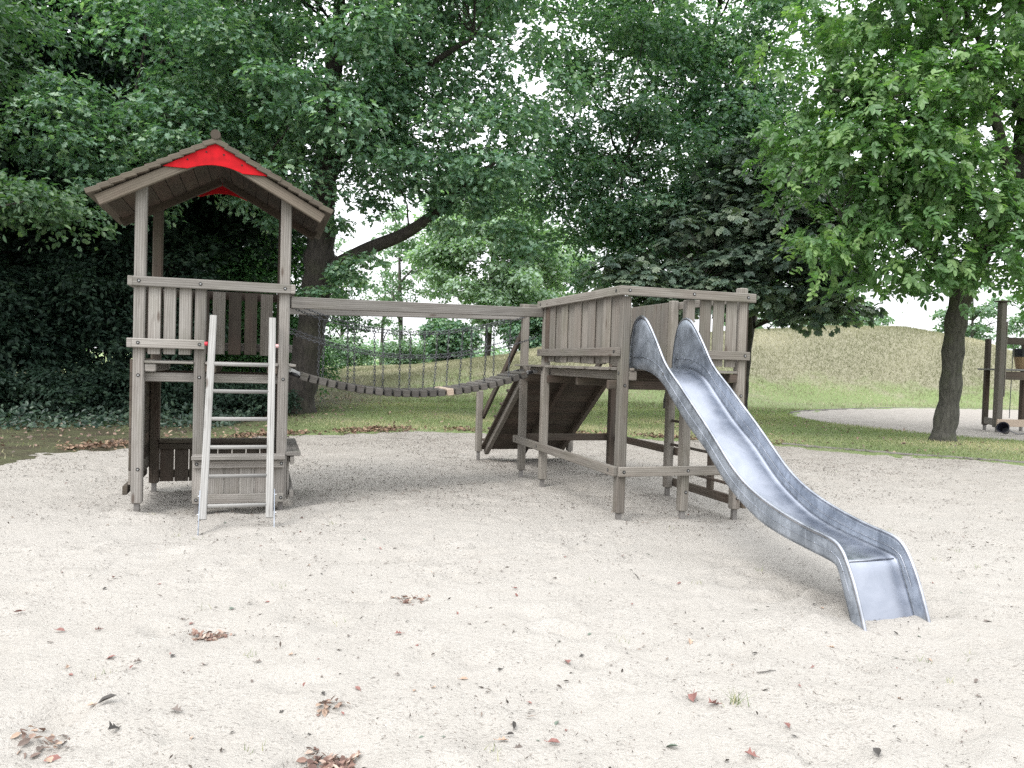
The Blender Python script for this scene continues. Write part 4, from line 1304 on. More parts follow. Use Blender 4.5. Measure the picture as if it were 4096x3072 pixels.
rad = np.stack([rng.uniform(.6, 1.2, len(cen)), rng.uniform(.6, 1.15, len(cen)), rng.uniform(.35, .6, len(cen))], 1)
rad[-14:] *= .55
oakskel = [p for L in oak_limbs for p in L] + oak_trunk[3:]
twigs(oak, cen, oakskel, B_OAK, rng, 120)
shade_canopy = sample_ells([(-2.2, 18.0, 14.2, 5.6, 3.4, 1.6), (-1.0, 17.6, 14.6, 4.5, 3.2, 1.4)], 180, rng, .1)  # extra leaf clumps above the view, added to shade the back sand
shade_rad = np.stack([rng.uniform(.9, 1.4, 180), rng.uniform(.9, 1.4, 180), rng.uniform(.4, .6, 180)], 1)
crown_from([clump_leaves(cen, rad, 104000, .17, rng, shell=.7, jitter=.5), clump_leaves(shade_canopy, shade_rad, 26000, .34, rng)], L_OAK, oak, 'oak')

# --- second oak, right of centre
o2_trunk = [(5.98, 29.6, -.15, .27), (6.0, 29.5, .6, .20), (6.1, 29.2, 3.0, .20), (6.3, 28.5, 6.0, .18), (6.4, 27.7, 9.0, .15), (6.4, 27.2, 13, .06)]
o2_limbs = [[(6.1, 29.0, 3.6, .2), (7.2, 27.0, 5.4, .14), (5.0, 25.0, 6.8, .09), (3.2, 23.6, 7.6, .04)], [(6.2, 28.6, 5, .17), (6.8, 26.2, 7.6, .12), (6.9, 23.8, 9.5, .06)], [(6.3, 28.2, 7, .15), (5.2, 27.0, 10, .09), (3.8, 26, 12, .05)], [(6.3, 28.5, 6, .14), (9.6, 27.5, 8.5, .09), (12, 26.8, 10, .05)]]
oak2 = tree('oak_tree', 'broad bushy oak whose crown fills the centre right behind the board-walled platform', (6.0, 29.5, 0), o2_trunk, B_OAK, o2_limbs)
ells = [(4.6, 24.2, 9.6, 3.9, 2.8, 3.0), (3.2, 24.0, 6.9, 2.6, 2.2, 2.2), (7.6, 25.0, 8.4, 3.6, 2.6, 3.4), (5.6, 24.4, 5.6, 2.8, 2.0, 1.6), (2.3, 24.2, 12.0, 3.4, 2.6, 2.0), (7.0, 26, 13.5, 5.0, 4.2, 3.2), (8.0, 25.5, 5.4, 2.6, 2.2, 1.6), (1.0, 22.8, 7.6, 1.8, 1.6, 2.4), (1.9, 22.8, 5.5, 1.5, 1.3, 1.2), (2.9, 22.8, 4.4, 1.5, 1.2, .8)]
cen = sample_ells(ells, 330, rng)
cen = cen[gap_keep(cen, .1, rng, .8)]
rad = np.stack([rng.uniform(.7, 1.25, len(cen)), rng.uniform(.7, 1.1, len(cen)), rng.uniform(.4, .65, len(cen))], 1)
twigs(oak2, cen, [p for L in o2_limbs for p in L] + o2_trunk[2:], B_OAK, rng, 110)
crown_from([clump_leaves(cen, rad, 98000, .175, rng, shell=.7, jitter=.5)], L_OAK2, oak2, 'oak')

# --- horse chestnut, dark, drooping palmate leaves
ch_trunk = [(7.02, 23.6, -.15, .17), (7.04, 23.6, .5, .125), (7.07, 23.6, 1.6, .12), (7.15, 23.5, 3.0, .12), (7.5, 23.3, 5.5, .1), (7.9, 23.2, 8, .05)]
ch_limbs = [[(7.15, 23.5, 2.6, .09), (6.6, 22.4, 3.5, .08), (5.2, 21.4, 3.9, .04)], [(7.15, 23.5, 2.9, .09), (8.6, 22.2, 3.6, .08), (9.2, 21.2, 3.6, .04)], [(7.25, 23.5, 3.6, .08), (7.4, 21.8, 4.9, .07), (7.0, 20.6, 5.5, .04)], [(7.35, 23.4, 4.2, .08), (8.8, 22.8, 5.4, .05)]]
chest = tree('chestnut_tree', 'dark horse chestnut with drooping palmate leaves just above the platform handrail', (7.02, 23.6, 0), ch_trunk, B_OAK, ch_limbs)
ells = [(4.3, 21.6, 3.5, 1.7, 1.2, .7), (5.2, 21.6, 3.9, 2.6, 1.5, 1.1), (7.4, 21.2, 4.6, 2.6, 1.5, 1.5), (8.2, 21.2, 3.5, 1.2, 1.2, .9), (7.8, 22.2, 6.4, 2.6, 1.8, 1.8), (8.6, 22, 5.4, 1.6, 1.4, 1.4), (5.8, 22.4, 5.4, 2.2, 1.4, 1.2)]
cen = sample_ells(ells, 240, rng, .2)
cen = cen[(cen[:, 2] > 2.75)]
rad = np.stack([rng.uniform(.5, .9, len(cen)), rng.uniform(.5, .85, len(cen)), rng.uniform(.3, .45, len(cen))], 1)
twigs(chest, cen, [p for L in ch_limbs for p in L] + ch_trunk[2:], B_OAK, rng, 70)
q = clump_leaves(cen, rad, 10500, .20, rng, droop=.5, up=.9, jitter=.3)
q = palmate(*q, 7, .62, rng, .3)
crown_from([q], L_CHEST, chest, 'simple', z0=2.3)

# --- walnut on the right
wn_trunk = [(10.42, 18.7, -.15, .34), (10.44, 18.75, .15, .285), (10.5, 18.65, 1.2, .24), (10.45, 18.5, 2.4, .235), (10.45, 18.3, 3.4, .24), (10.8, 18.1, 4.6, .235), (11.3, 17.9, 5.9, .2), (11.5, 17.9, 7.6, .15), (11.7, 18, 10, .07)]
wn_limbs = [
    [(10.55, 18.25, 3.7, .13), (9.5, 17.8, 4.3, .09), (8.6, 17.4, 4.6, .05)],
    [(10.8, 18.1, 4.6, .14), (9.7, 17.2, 5.9, .1), (8.6, 16.6, 6.8, .06), (7.6, 16.2, 7.3, .03)],
    [(11.3, 17.9, 5.9, .14), (10.2, 17.0, 7.4, .1), (9.2, 16.6, 8.6, .06), (8.6, 16.4, 9.4, .03)],
    [(11.2, 17.9, 5.7, .15), (12.2, 17.5, 6.9, .11), (13.2, 17.1, 7.9, .06)],
    [(11.5, 17.9, 7.4, .1), (10.6, 18, 9, .07), (9.8, 18, 10.4, .03)],
    [(10.7, 18.1, 4.4, .12), (11.5, 16.7, 5.0, .08), (12.3, 15.9, 5.3, .04)],
    [(9.5, 17.8, 4.3, .08), (8.2, 17.2, 4.8, .055), (7.0, 16.8, 4.9, .03)], [(8.6, 16.6, 6.8, .055), (7.4, 16.6, 7.4, .04), (6.3, 16.6, 7.6, .02)],
]
waln = tree('walnut_tree', 'walnut tree with a bare grey leaning trunk between the two sand pits', (10.44, 18.7, 0), wn_trunk, B_WALNUT, wn_limbs)
ells = [(8.2, 16.6, 7.8, 1.9, 1.6, 2.6), (9.4, 17.0, 5.2, 2.0, 1.7, 1.3), (11.0, 17.2, 8.8, 2.9, 2.6, 2.6), (11.4, 17.6, 12, 3.2, 3, 2.4), (12.8, 17.0, 6.6, 2.0, 1.9, 2.4), (10.6, 17.4, 4.3, 2.6, 1.7, .9), (8.3, 16.4, 5.4, 1.4, 1.2, 1.2), (12.0, 17, 4.4, 1.8, 1.6, .8), (9.6, 17, 10.3, 2.6, 2.0, 1.6), (9.0, 17, 3.75, 1.8, 1.2, .6), (11.5, 17.2, 3.5, 1.7, 1.2, .5), (8.0, 16.4, 6.4, 1.3, 1.2, 1.6), (6.7, 16.8, 6.8, 1.5, 1.2, 2.4), (7.0, 16.8, 4.5, 1.3, 1.1, 1.1), (7.2, 17, 9.4, 1.8, 1.5, 1.8)]
cen = sample_ells(ells, 320, rng, .25)
cen = cen[gap_keep(cen, .2, rng, .8) & (cen[:, 2] > 2.95)]
rad = np.stack([rng.uniform(.5, .85, len(cen)), rng.uniform(.5, .85, len(cen)), rng.uniform(.35, .55, len(cen))], 1)
twigs(waln, cen, [p for L in wn_limbs for p in L] + wn_trunk[4:], B_WALNUT, rng, 110, .022)
q = clump_leaves(cen, rad, 10800, .155, rng, droop=.8, up=.6, jitter=.5)
q = pinnate(*q, rng)
crown_from([q], L_WALNUT, waln, 'simple', z0=2.5)

# --- the wood on the left
def wood_tree(x, y, hgt, rw, label, mat, n, seed, size=.17, lo=2.0, name='broadleaf_tree', tr=.2, group=None, templ='simple', gaps=True, bark=B_OAK, flat=.5, nc=90, shell=.3, extra=None):
    r_ = np.random.default_rng(seed)
    zg = float(terrain(x, y))
    lean = r_.uniform(-.5, .5)
    trk = [(x, y, zg - .2, tr * 1.5), (x, y, zg + .4, tr * 1.08), (x + lean * .2, y, zg + hgt * .3, tr * .95), (x + lean * .6, y, zg + hgt * .6, tr * .65), (x + lean, y, zg + hgt * .93, tr * .15)]
    limbs = []
    for i in range(5):
        a = r_.uniform(0, 2 * PI); z = zg + hgt * (.28 + .12 * i)
        limbs.append([(x + lean * .4, y, z, tr * .5), (x + math.cos(a) * rw * .45, y + math.sin(a) * rw * .45, z + hgt * .09, tr * .3), (x + math.cos(a) * rw * .8, y + math.sin(a) * rw * .8, z + hgt * .13, tr * .1)])
    root = tree(name, label, (x, y, zg), trk, bark, limbs, group=group)
    zc = zg + (lo + hgt) / 2
    ells = [(x + lean * .5, y, zc, rw, rw, (hgt - lo) / 2)] + (extra or [])
    cen = sample_ells(ells, nc, r_, shell)
    if gaps: cen = cen[gap_keep(cen, .1, r_, .8)]
    rr = rw * .28
    rad = np.stack([r_.uniform(.7, 1.2, len(cen)) * rr, r_.uniform(.7, 1.2, len(cen)) * rr, r_.uniform(.7, 1.2, len(cen)) * rr * flat], 1)
    twigs(root, cen, [p for L in limbs for p in L] + trk[2:], bark, r_, 40)
    crown_from([clump_leaves(cen, rad, n, size, r_)], mat, root, templ, gaps=gaps)
    return root
wood_tree(-14.6, 17.2, 12, 3.4, 'pale-leaved hornbeam at the left edge of the picture, boughs hanging over dark wood', L_HORN, 46000, 21, .13, 3.0, 'hornbeam_tree', .22, nc=120, gaps=False,
          extra=[(-9.5, 14.6, 4.4, 1.0, .9, .7), (-10.0, 14.2, 7.2, .9, 1.0, .9), (-10.4, 14.6, 5.8, 1.1, 1.2, 1.4), (-8.9, 14.8, 4.1, .6, .6, .3)])
specs = [(-15.5, 22.5, 14, 4.2, 'tall shaded tree at the far left of the wood behind the hornbeam', 31, .9),
         (-10.8, 24.8, 14, 4.4, 'dark wood tree directly behind the roof of the play tower', 32, 1.4),
         (-14.0, 29.5, 16, 5.0, 'dark tree deep in the wood to the left of the play tower', 33, 1.0),
         (-20, 30, 16, 5.2, 'farthest dark tree in the wood on the left', 34, 1.0),
         (-12.2, 31.5, 15, 4.2, 'dark tree of the wood just left of the big oak trunk', 35, 1.6)]
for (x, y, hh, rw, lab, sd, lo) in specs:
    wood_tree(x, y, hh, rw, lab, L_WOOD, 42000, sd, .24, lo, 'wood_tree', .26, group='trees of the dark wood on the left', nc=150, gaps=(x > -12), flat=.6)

def shrub(x, y, rx, ry, hgt, label, mat, n, seed, size, name='shrub', cat='shrub', group=None, lo=.1):
    r_ = np.random.default_rng(seed)
    zg = float(terrain(x, y))
    root = empty(name, (x, y, zg), 0, label, cat, group)
    cen = sample_ells([(x, y, zg + hgt * .5, rx, ry, hgt * .48)], 70, r_, .25)
    cen = cen[cen[:, 2] > zg + lo]
    rr = min(rx, hgt) * .3
    rad = np.stack([r_.uniform(.7, 1.3, len(cen)) * rr, r_.uniform(.7, 1.2, len(cen)) * rr, r_.uniform(.5, .9, len(cen)) * rr], 1)
    mb = MB()
    for i in range(12):
        a = r_.uniform(0, 2 * PI); c = cen[r_.integers(len(cen))] - np.array([x, y, zg])
        mb.tube(limb_pts((math.cos(a) * .15, math.sin(a) * .15, -.05), c, .1, 5, wig=.5), [.03, .026, .02, .014, .008], n=5, caps=False)
    mb.build('stem', B_OAK, root, smooth=True)
    crown_from([clump_leaves(cen, rad, n, size, r_)], mat, root, 'simple', name='foliage', gaps=False)
    return root
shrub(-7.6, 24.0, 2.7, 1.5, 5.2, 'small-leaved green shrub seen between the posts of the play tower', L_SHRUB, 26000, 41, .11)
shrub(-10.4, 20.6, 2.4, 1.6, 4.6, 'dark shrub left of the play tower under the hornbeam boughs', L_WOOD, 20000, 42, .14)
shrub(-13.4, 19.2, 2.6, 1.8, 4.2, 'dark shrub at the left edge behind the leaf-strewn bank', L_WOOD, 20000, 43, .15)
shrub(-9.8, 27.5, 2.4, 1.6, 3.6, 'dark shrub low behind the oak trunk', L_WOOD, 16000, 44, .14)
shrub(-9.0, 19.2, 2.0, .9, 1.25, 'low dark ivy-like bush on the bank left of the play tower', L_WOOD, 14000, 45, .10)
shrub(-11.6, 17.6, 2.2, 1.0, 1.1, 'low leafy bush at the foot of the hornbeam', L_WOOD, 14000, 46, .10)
shrub(-7.0, 20.4, 1.5, .8, .9, 'low ground-hugging bush just left of the oak trunk foot', L_WOOD, 9000, 47, .09)

# --- trees beyond the lawn and mound
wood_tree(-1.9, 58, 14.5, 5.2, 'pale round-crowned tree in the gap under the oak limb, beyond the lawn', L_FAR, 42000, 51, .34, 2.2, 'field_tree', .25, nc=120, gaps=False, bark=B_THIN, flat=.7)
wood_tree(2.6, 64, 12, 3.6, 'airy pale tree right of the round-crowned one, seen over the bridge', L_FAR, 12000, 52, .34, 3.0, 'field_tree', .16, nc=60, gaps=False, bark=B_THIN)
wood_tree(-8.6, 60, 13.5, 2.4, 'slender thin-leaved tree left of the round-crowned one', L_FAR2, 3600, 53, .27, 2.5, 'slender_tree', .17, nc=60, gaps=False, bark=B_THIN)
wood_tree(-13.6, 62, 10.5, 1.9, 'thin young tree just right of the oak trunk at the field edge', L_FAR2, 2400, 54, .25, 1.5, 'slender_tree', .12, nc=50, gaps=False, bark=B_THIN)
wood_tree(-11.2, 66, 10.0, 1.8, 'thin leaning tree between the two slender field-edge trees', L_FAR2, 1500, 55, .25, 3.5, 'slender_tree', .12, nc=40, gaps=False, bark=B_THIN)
shrub(-4.6, 54.5, 2.0, 1.6, 3.4, 'dark rounded bush at the left foot of the round-crowned tree', L_OAK2, 9000, 61, .26, 'bush', 'bush')
shrub(1.6, 55, 2.6, 2.0, 3.4, 'dark bush on the slope right under the round-crowned tree', L_OAK2, 8000, 62, .26, 'bush', 'bush')
shrub(-8.2, 57.5, 1.8, 1.2, 2.4, 'brownish low bush by the slender tree at the field edge', L_FAR2, 5000, 63, .2, 'bush', 'bush')
shrub(-13.0, 60, 2.2, 1.2, 2.8, 'small green bush at the foot of the thin young tree', L_FAR2, 5000, 64, .2, 'bush', 'bush')
for i, (x, y, hh, rw, lab) in enumerate([(36.5, 62, 8.5, 2.6, 'dark-stemmed open tree behind the right shoulder of the mound'), (26, 64, 8.6, 2.8, 'open tree whose top shows over the crest of the mound'),
                                         (42.5, 64, 9, 2.6, 'open tree behind the sand play frame at the right edge'), (20.5, 66, 9, 3.0, 'open tree behind the mound under the chestnut boughs'), (31, 70, 7.5, 2.4, 'low open tree behind the mound left of the walnut trunk')]):
    wood_tree(x, y, hh, rw, lab, L_FAR2, 4200, 70 + i, .30, 2.0, 'field_tree', .15, nc=40, gaps=False, bark=B_THIN, group='open trees behind the mound')
# far tree line along the field
def treeline():
    r_ = np.random.default_rng(99)
    K = 260
    x = r_.uniform(-190, 260, K); y = r_.uniform(165, 190, K)
    h_ = r_.uniform(2.5, 6.5, K)
    cen = np.stack([x, y, h_ * .45], 1); rad = np.stack([r_.uniform(3, 7, K), r_.uniform(2, 4, K), h_ * .6], 1)
    C, Nn, T, S, lv = clump_leaves(cen, rad, 42000, .9, r_)
    V_, F__, r = leaf_geo(C, Nn, T, S, 'quad')
    o = np_mesh('treeline', V_, F__, L_FAR2, lv=np.repeat(lv, r))
    tag(o, 'far low line of trees and bushes across the meadow', 'tree line', kind='stuff')
treeline()

# ------------------------------------------------------------------ grass
def blades(n, xr, yr, hgt, mat, name, dens=None, seed=3):
    r_ = np.random.default_rng(seed)
    x = r_.uniform(*xr, n); y = r_.uniform(*yr, n)
    keep = ~inside(x, y, EDGE_S) & ~inside(x, y, PIT2_S)
    if yr[0] < 20:
        near_e = inside(x, y, EDGE_S)
        ii = np.where(near_e)[0]; dd = seg_dist(x[ii], y[ii], EDGE_S, False)
        keep[ii[dd < .16 * r_.random(len(ii)) ** 1.5 * (1 + np.sin(x[ii] * 3.1) * .8)]] = True
    # inside the view only
    keep &= (np.abs(x) < y * .72 + 1.5)
    if dens is not None: keep &= dens(x, y, r_)
    x, y = x[keep], y[keep]; n = len(x)
    z = terrain(x, y) + .025
    h_ = hgt * r_.uniform(.4, 1.3, n)
    a = r_.uniform(0, 2 * PI, n); w = h_ * .09 + .004
    lean = r_.normal(size=(n, 2)) * .45 * h_[:, None]
    p0 = np.stack([x - np.cos(a) * w, y - np.sin(a) * w, z], 1)
    p1 = np.stack([x + np.cos(a) * w, y + np.sin(a) * w, z], 1)
    p2 = np.stack([x + lean[:, 0], y + lean[:, 1], z + h_], 1)
    V_ = np.stack([p0, p1, p2], 1).reshape(-1, 3)
    F__ = np.arange(3 * n).reshape(-1, 3)
    patch = .5 + .5 * np.sin(x * .5 + 2 * np.sin(y * .33)) * np.sin(y * .7 + 1.5 * np.sin(x * .4))
    lv = np.clip(.75 * patch ** 1.5 + .4 * r_.random(n), 0, 1)
    o = np_mesh(name, V_, F__, mat, lv=lv)
    tag(o, None, None, kind='stuff')
    return o
o = blades(330000, (-14, 18), (9, 34), .055, L_GRASS, 'grass', lambda x, y, r: r.random(len(x)) < np.clip((x + 6.2) / 3, .04, 1) * np.clip(1.7 - (y - 10) / 20, .3, 1), 3)
tag(o, 'short patchy grass of the lawn round the sand pits', 'grass')
def ivy():
    r_ = np.random.default_rng(55); n = 26000
    x = r_.uniform(-17, -6.2, n); y = r_.uniform(13.5, 24, n)
    front = 15.2 + .5 * np.sin(x * 1.3) + .35 * (x + 9) * (x > -9) * 2
    d = y - front
    k = (d > r_.normal(size=n) * .35) & ~inside(x, y, EDGE_S)
    x, y, d = x[k], y[k], d[k]; n = len(x)
    z = terrain(x, y) + .03 + r_.random(n) * np.clip(d * .16, .03, .8) * (1 + .5 * np.sin(x * 2.1 + y))
    Nn = norm(r_.normal(size=(n, 3)) * .6 + np.array([0, -.35, 1.0])); T = norm(r_.normal(size=(n, 3)))
    V_, F__, rp = leaf_geo(np.stack([x, y, z], 1), Nn, T, .11 * r_.uniform(.6, 1.3, n), 'simple')
    o = np_mesh('ground_ivy', V_, F__, L_IVY, lv=np.repeat(r_.random(n), rp))
    tag(o, 'dark ivy and ground cover on the bank under the left-hand wood', 'ground cover', kind='stuff')
L_IVY = leaf_mat('ivy_leaf', (.014, .034, .024), (.032, .062, .042), (.07, .11, .07), .15)
ivy()
o = blades(330000, (-16, 38), (29, 52), .13, L_STRAW, 'dry_grass', lambda x, y, r: r.random(len(x)) < np.clip(terrain(x, y) / 1.6 + .1, 0, 1), 4)
tag(o, 'straw-coloured dry grass on the mound', 'dry grass')

# ------------------------------------------------------------------ fallen leaves and litter
def litter(n, fn, size, mat, name, label, cat, seed, zf=sand_z, flat=.35, templ='simple'):
    r_ = np.random.default_rng(seed)
    x, y = fn(r_, n)
    n = len(x)
    z = zf(x, y) + .006
    Nn = norm(np.stack([r_.normal(size=n) * flat, r_.normal(size=n) * flat, np.ones(n)], 1))
    a = r_.uniform(0, 2 * PI, n)
    T = np.stack([np.cos(a), np.sin(a), np.zeros(n)], 1)
    S = size * r_.uniform(.45, 1.35, n)
    V_, F__, r = leaf_geo(np.stack([x, y, z + S * .06], 1), Nn, T, S, templ)
    lv = r_.random(n)
    o = np_mesh(name, V_, F__, mat, lv=np.repeat(lv, r))
    return tag(o, label, cat, kind='stuff')
def in_sand(x, y, m=.05):
    return inside(x, y, EDGE_S) & (seg_dist(x, y, EDGE_S) > m)
def f_speck(r_, n):
    x = r_.uniform(-9, 11, n); y = r_.uniform(2.2, 17.8, n)
    p = np.clip((y - 5) / 7, .07, 1) * (1 - .45 * smooth((x - 4) / 4)) * np.clip(.12 + 1.5 * (wob(x * .7 + 2, y * .7) + .25), .1, 1)
    k = in_sand(x, y) & (r_.random(n) < p) & (np.abs(x) < y * .72 + .5)
    return x[k], y[k]
L_SPECK = leaf_mat('dark_litter_bits', (.03, .026, .022), (.085, .07, .06), (.20, .165, .14), .05, (1, .9, .7), rough=.9, spec=.15)
litter(90000, f_speck, .036, L_SPECK, 'leaf_litter', 'small dark bits of leaf and twig strewn over the sand', 'leaf litter', 81, flat=.5, templ='sliver')
def f_near(r_, n):
    y = 2.3 + 6.5 * r_.random(n); x = r_.uniform(-.72, .72, n) * y
    k = in_sand(x, y) & (r_.random(n) < np.clip(.15 + 1.6 * (wob(x * 1.3 + 5, y * 1.3) + .2), .06, 1))
    return x[k], y[k]
litter(15000, f_near, .015, L_SPECK, 'sand_crumbs', 'tiny grey crumbs of twig and leaf in the near sand', 'leaf litter', 84, flat=.6, templ='sliver')
def f_edge(r_, n):
    i = r_.integers(5 * 8, 16 * 8, n)
    d = r_.normal(size=n) * .22 + .10
    P = EDGE_S[i]; Q = EDGE_S[np.minimum(i + 1, len(EDGE_S) - 1)]
    tq = r_.random(n)[:, None]; B_ = P * (1 - tq) + Q * tq
    dr = norm(Q - P); nr = np.stack([-dr[:, 1], dr[:, 0]], 1)
    s = B_ + nr * d[:, None]
    k = r_.random(n) < np.clip(.08 + 1.1 * np.maximum(0, np.sin(s[:, 0] * 1.9 + 1) * np.sin(s[:, 0] * .83 + s[:, 1] * .6)) , 0, 1)
    return s[k, 0], s[k, 1]
litter(9000, f_edge, .085, L_DRY, 'fallen_leaves', 'rust-brown fallen leaves drifted along the edge between sand and grass', 'fallen leaves', 82, zf=lambda x, y: np.maximum(sand_z(x, y), terrain(x, y) + .03), flat=.5, templ='oak')
def f_lawn(r_, n):
    x = r_.uniform(-14, 16, n); y = r_.uniform(10, 33, n)
    k = ~inside(x, y, EDGE_S) & ~inside(x, y, PIT2_S) & (r_.random(n) < np.where(x < -5, 1, .35))
    return x[k], y[k]
litter(9000, f_lawn, .085, L_DRYP, 'lawn_leaves', 'pale and brown leaves scattered over the grass', 'fallen leaves', 83, zf=lambda x, y: terrain(x, y) + .05, flat=.6, templ='oak')

# single leaves near the viewer: each is a thing
def leaf_mesh(kind, seed):
    r_ = random.Random(seed)
    mb = MB()
    L = .055
    if kind == 'oak': tv, tf = TEMPL['oak']
    else: tv, tf = TEMPL['simple']
    curl = r_.uniform(.25, .9); tw_ = r_.uniform(-.6, .6)
    V_ = []
    for (x, y, z) in tv:
        zz = z + curl * (y * y) * 2.2 + .25 * curl * x * x + tw_ * y * x * .6
        V_.append(((x - .5) * L, y * L, zz * L + .002))
    mb.add(V_, [list(f) for f in tf])
    mb.tube([(-.5 * L, 0, .003), (-.75 * L, .004, .004)], .0012, n=4)
    return mb
kinds = {
    'reddish-brown': plain('leaf_red_brown', (0.198, 0.0945, 0.081), .8, .3, 40),
    'grey-brown': plain('leaf_grey_brown', (0.135, 0.1125, 0.099), .85, .3, 40),
    'dark': plain('leaf_dark', (0.0495, 0.045, 0.0405), .8, .3, 40),
    'tan': plain('leaf_tan', (0.342, 0.243, 0.18), .8, .25, 40),
    'grey-green': plain('leaf_grey_green', (0.108, 0.1395, 0.108), .7, .25, 40),
}
labels = {
    'reddish-brown': 'curled reddish-brown dry leaf lying on the pale sand',
    'grey-brown': 'faded grey-brown dry leaf lying on the pale sand',
    'dark': 'small dark withered leaf lying on the pale sand',
    'tan': 'light tan dry leaf lying on the pale sand',
    'grey-green': 'dull grey-green leaf lying on the pale sand',
}
lib = []
for i, kd in enumerate(['reddish-brown', 'grey-brown', 'dark', 'tan', 'grey-green'] * 3):
    mb = leaf_mesh('oak' if i % 2 else 'simple', i)
    me_o = mb.build('fallen_leaf', kinds[kd])
    lib.append((kd, me_o.data)); bpy.data.objects.remove(me_o)
rr = random.Random(17)
cnt = 0
VPTS = [(1225, 1437, 'reddish-brown', 1.3), (1086, 1605, 'tan', 1.3), (1540, 1530, 'reddish-brown', 1.7), (1500, 1505, 'reddish-brown', 1.8), (1195, 1603, 'reddish-brown', 1.2), (1452, 1612, 'grey-green', 1.3),
        (1490, 1390, 'tan', 1.2), (860, 1375, 'reddish-brown', 1.1), (1002, 1466, 'tan', 1.0), (1622, 1635, 'reddish-brown', 1.3), (145, 1455, 'tan', 1.0), (240, 1432, 'reddish-brown', 1.0), (130, 1367, 'reddish-brown', 1.1),
        (212, 1365, 'reddish-brown', 1.2), (245, 1258, 'reddish-brown', 1.3), (440, 1445, 'reddish-brown', 1.0), (296, 1446, 'grey-brown', 1.0), (244, 1588, 'dark', 1.5), (200, 1530, 'tan', 1.3), (232, 1532, 'dark', 1.8),
        (115, 1630, 'reddish-brown', 1.6), (105, 1645, 'tan', 1.2), (500, 1320, 'grey-green', 1.0), (1700, 1580, 'reddish-brown', 1.3), (1110, 1575, 'dark', 1.0), (380, 1550, 'grey-brown', 1.5), (1895, 1645, 'dark', 1.3), (40, 1330, 'reddish-brown', 1.1)]
def v2ground(vx, vy):
    X = (vx - 1106) * 1.85172; Y = (vy - 829.5) * 1.85172
    d = Vector(_F) + Vector(_R2) * (X / FPX) - Vector(_U2) * (Y / FPX)
    tt = -CAMH / d.z
    return d.x * tt, d.y * tt
OWN = ['curled pink-brown leaf standing up on the sand at the lower centre', 'pale tan leaf on the sand at the bottom edge right of the orange heap', 'right one of two large overlapping reddish leaves at the lower right',
       'left one of two large overlapping reddish leaves at the lower right', 'red-brown leaf near the bottom edge right of the pale tan leaf', 'grey-green leaf near the bottom edge right of centre',
       'small orange-tan leaf below the slide foot, left of the twig', 'small reddish leaf between the two middle leaf heaps', 'flat tan leaf in the lower middle of the sand', 'red-brown leaf nearest the bottom edge at the right',
       'yellowish leaf at the left between the two left-hand reddish ones', 'small reddish leaf just right of the yellowish leaf at the left', 'long reddish-brown leaf at the left edge below the play tower', 'reddish leaf right of the long one at the left',
       'crumpled reddish leaf in front of the play tower left post', 'small reddish leaf below the ladder heap', 'rounded grey-brown leaf left of the small reddish one below the ladder', 'large dark leaf at the lower left beside the faded clump',
       'tan leaf just left of the large dark folded leaf', 'large dark folded leaf at the lower left', 'bright reddish leaf just below the faded clump at the lower left', 'tan leaf below the faded clump at the lower left',
       'grey-green leaf right of the ladder heap', 'reddish leaf at the lower right beyond the green tuft', 'dark shrivelled leaf at the bottom centre', 'grey-brown leaf lying flat left of the tiny faded clump', 'dark leaf near the lower right corner', 'reddish-brown leaf at the far left edge of the sand']
spots = [(*v2ground(a, b), kd, s_ * .85) for (a, b, kd, s_) in VPTS]
while len(spots) < 290:
    y = 2.6 + 7.5 * rr.random() ** 1.2
    x = rr.uniform(-.70, .70) * y
    kd = rr.choices(list(kinds), [4, 6, 3, 1.5, 1.5])[0]
    spots.append((x, y, kd, rr.uniform(.28, .72)))
for si, (x, y, kd, s_) in enumerate(spots):
    if not bool(in_sand(np.array([x]), np.array([y]))[0]): continue
    me = rr.choice([m for k_, m in lib if k_ == kd])
    o = bpy.data.objects.new('fallen_leaf', me)
    o.location = (x, y, float(sand_z(np.array(x), np.array(y))) + .003)
    o.rotation_euler = (rr.uniform(-.35, .35), rr.uniform(-.3, .3), rr.uniform(0, 6.28))
    o.scale = (s_, s_ * rr.uniform(.7, 1.1), s_ * rr.uniform(.8, 1.6))
    link(o)
    tag(o, OWN[si] if si < len(OWN) else labels[kd], 'leaf', None if si < len(OWN) else kd + ' leaves scattered on the sand')

# leaf heaps in hollows of the sand
def heap(x, y, r, n, label, seed, size=.055, mat=L_DRYP, mat2=None):
    r_ = np.random.default_rng(seed)
    a = r_.uniform(0, 2 * PI, n); q = r * np.sqrt(r_.random(n)) * (1 + .25 * np.sin(a * 3))
    px, py = np.cos(a) * q, np.sin(a) * q * .8
    z0 = float(sand_z(np.array(x), np.array(y)))
    pz = sand_z(x + px, y + py) - z0 + .008 + .02 * r_.random(n) * (1 - q / r / 1.3)
    Nn = norm(np.stack([r_.normal(size=n) * .6, r_.normal(size=n) * .6, np.ones(n)], 1))
    an = r_.uniform(0, 2 * PI, n); T = np.stack([np.cos(an), np.sin(an), r_.normal(size=n) * .4], 1)
    V_, F__, rp = leaf_geo(np.stack([px, py, pz], 1), Nn, norm(T), size * r_.uniform(.6, 1.3, n), 'simple')
    o = np_mesh('leaf_heap', V_, F__, mat, lv=np.repeat(r_.random(n), rp), loc=(x, y, z0))
    tag(o, label, 'leaf heap')
L_HEAP = leaf_mat('heap_leaf', (.11, .07, .06), (.24, .155, .125), (.44, .36, .30), .12, (1, .85, .7), rough=.8, spec=.2)
heap(-.68, 3.08, .11, 190, 'heap of orange and pink dry leaves in a hollow at the bottom edge', 1, .038, L_HEAP)
heap(-1.69, 4.41, .10, 90, 'small heap of brown leaves in the sand in front of the ladder', 2, .036, L_HEAP)
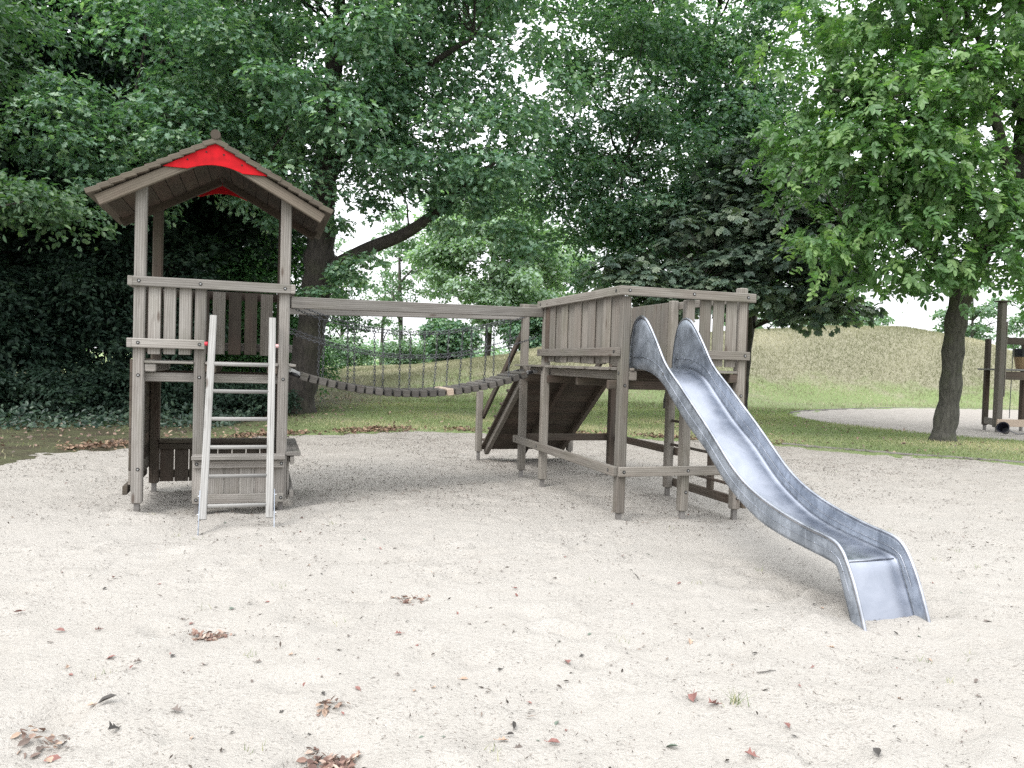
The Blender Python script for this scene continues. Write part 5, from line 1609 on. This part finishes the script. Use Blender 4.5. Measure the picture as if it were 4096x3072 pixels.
heap(-.64, 5.21, .11, 40, 'small clump of red-brown leaves on the sand in front of the bridge', 3, .036, L_HEAP)
heap(-1.87, 3.14, .10, 30, 'faded pinkish clump of dry leaves at the lower left corner', 4, .042, L_DRYP)
heap(-.77, 3.50, .055, 14, 'tiny clump of dark leaves just beyond the orange heap', 5, .04, L_DRYP)
heap(*v2ground(970 * .7236 + 0, 1545), .05, 10, 'tiny clump of faded leaves left of the tiny dark clump', 6, .04, L_DRYP)

# thin seedlings and a few sticks
def tuft(x, y, n, hgt, seed, label, mat=L_GRASS):
    r_ = np.random.default_rng(seed)
    b = r_.normal(size=(n, 2)) * .025
    hh = hgt * r_.uniform(.5, 1.2, n); ln = r_.normal(size=(n, 2)) * .5 * hh[:, None]
    w = .0022
    a = r_.uniform(0, PI, n)
    p0 = np.stack([b[:, 0] - np.cos(a) * w, b[:, 1] - np.sin(a) * w, 0 * a - .004], 1); p1 = np.stack([b[:, 0] + np.cos(a) * w, b[:, 1] + np.sin(a) * w, 0 * a - .004], 1)
    p2 = np.stack([b[:, 0] + ln[:, 0], b[:, 1] + ln[:, 1], hh], 1)
    z0 = float(sand_z(np.array(x), np.array(y)))
    o = np_mesh('grass_tuft', np.stack([p0, p1, p2], 1).reshape(-1, 3), np.arange(3 * n).reshape(-1, 3), mat, lv=r_.random(n), loc=(x, y, z0))
    return tag(o, label, 'grass tuft', 'sparse grass tufts in the sand')
tuft(*v2ground(1590, 1522), 34, .07, 1, 'largest pale green grass tuft in the sand at the lower right')
rr2 = random.Random(5)
for i in range(26):
    y = 3 + 5 * rr2.random(); x = rr2.uniform(-.6, .65) * y
    tuft(x, y, 7, .04, 10 + i, 'thin wisp of grass sprouting from the sand')
def stick(vx, vy, L, ang, label):
    x, y = v2ground(vx, vy)
    mb = MB(); r_ = random.Random(int(vx))
    pts = [(L * (q - .5), r_.uniform(-.012, .012) * (1 if 0 < q < 1 else 0), .004 + r_.uniform(0, .004)) for q in (0, .25, .5, .75, 1)]
    mb.tube(pts, [.002, .0035, .003, .003, .0015], n=5)
    o = mb.build('twig', B_THIN, smooth=True, loc=(x, y, float(sand_z(np.array(x), np.array(y))) + .002))
    o.rotation_euler = (0, 0, ang)
    tag(o, label, 'twig')
stick(1655, 1460, .12, .3, 'thin straight twig on the sand at the lower right')
stick(1375, 1245, .16, 1.7, 'bent thin twig on the sand in front of the slide')
stick(3180 / 1.85172, 1840 / 1.85172 + 0, .35, .1, 'forked twig on the sand right of the slide')
stick(1340 / 1.85172, 1752 / 1.85172, .55, .3, 'long thin stick on the sand under the bridge')
stick(1590 / 1.85172, 1755 / 1.85172, .5, -.1, 'long thin stick on the sand right of the one under the bridge')
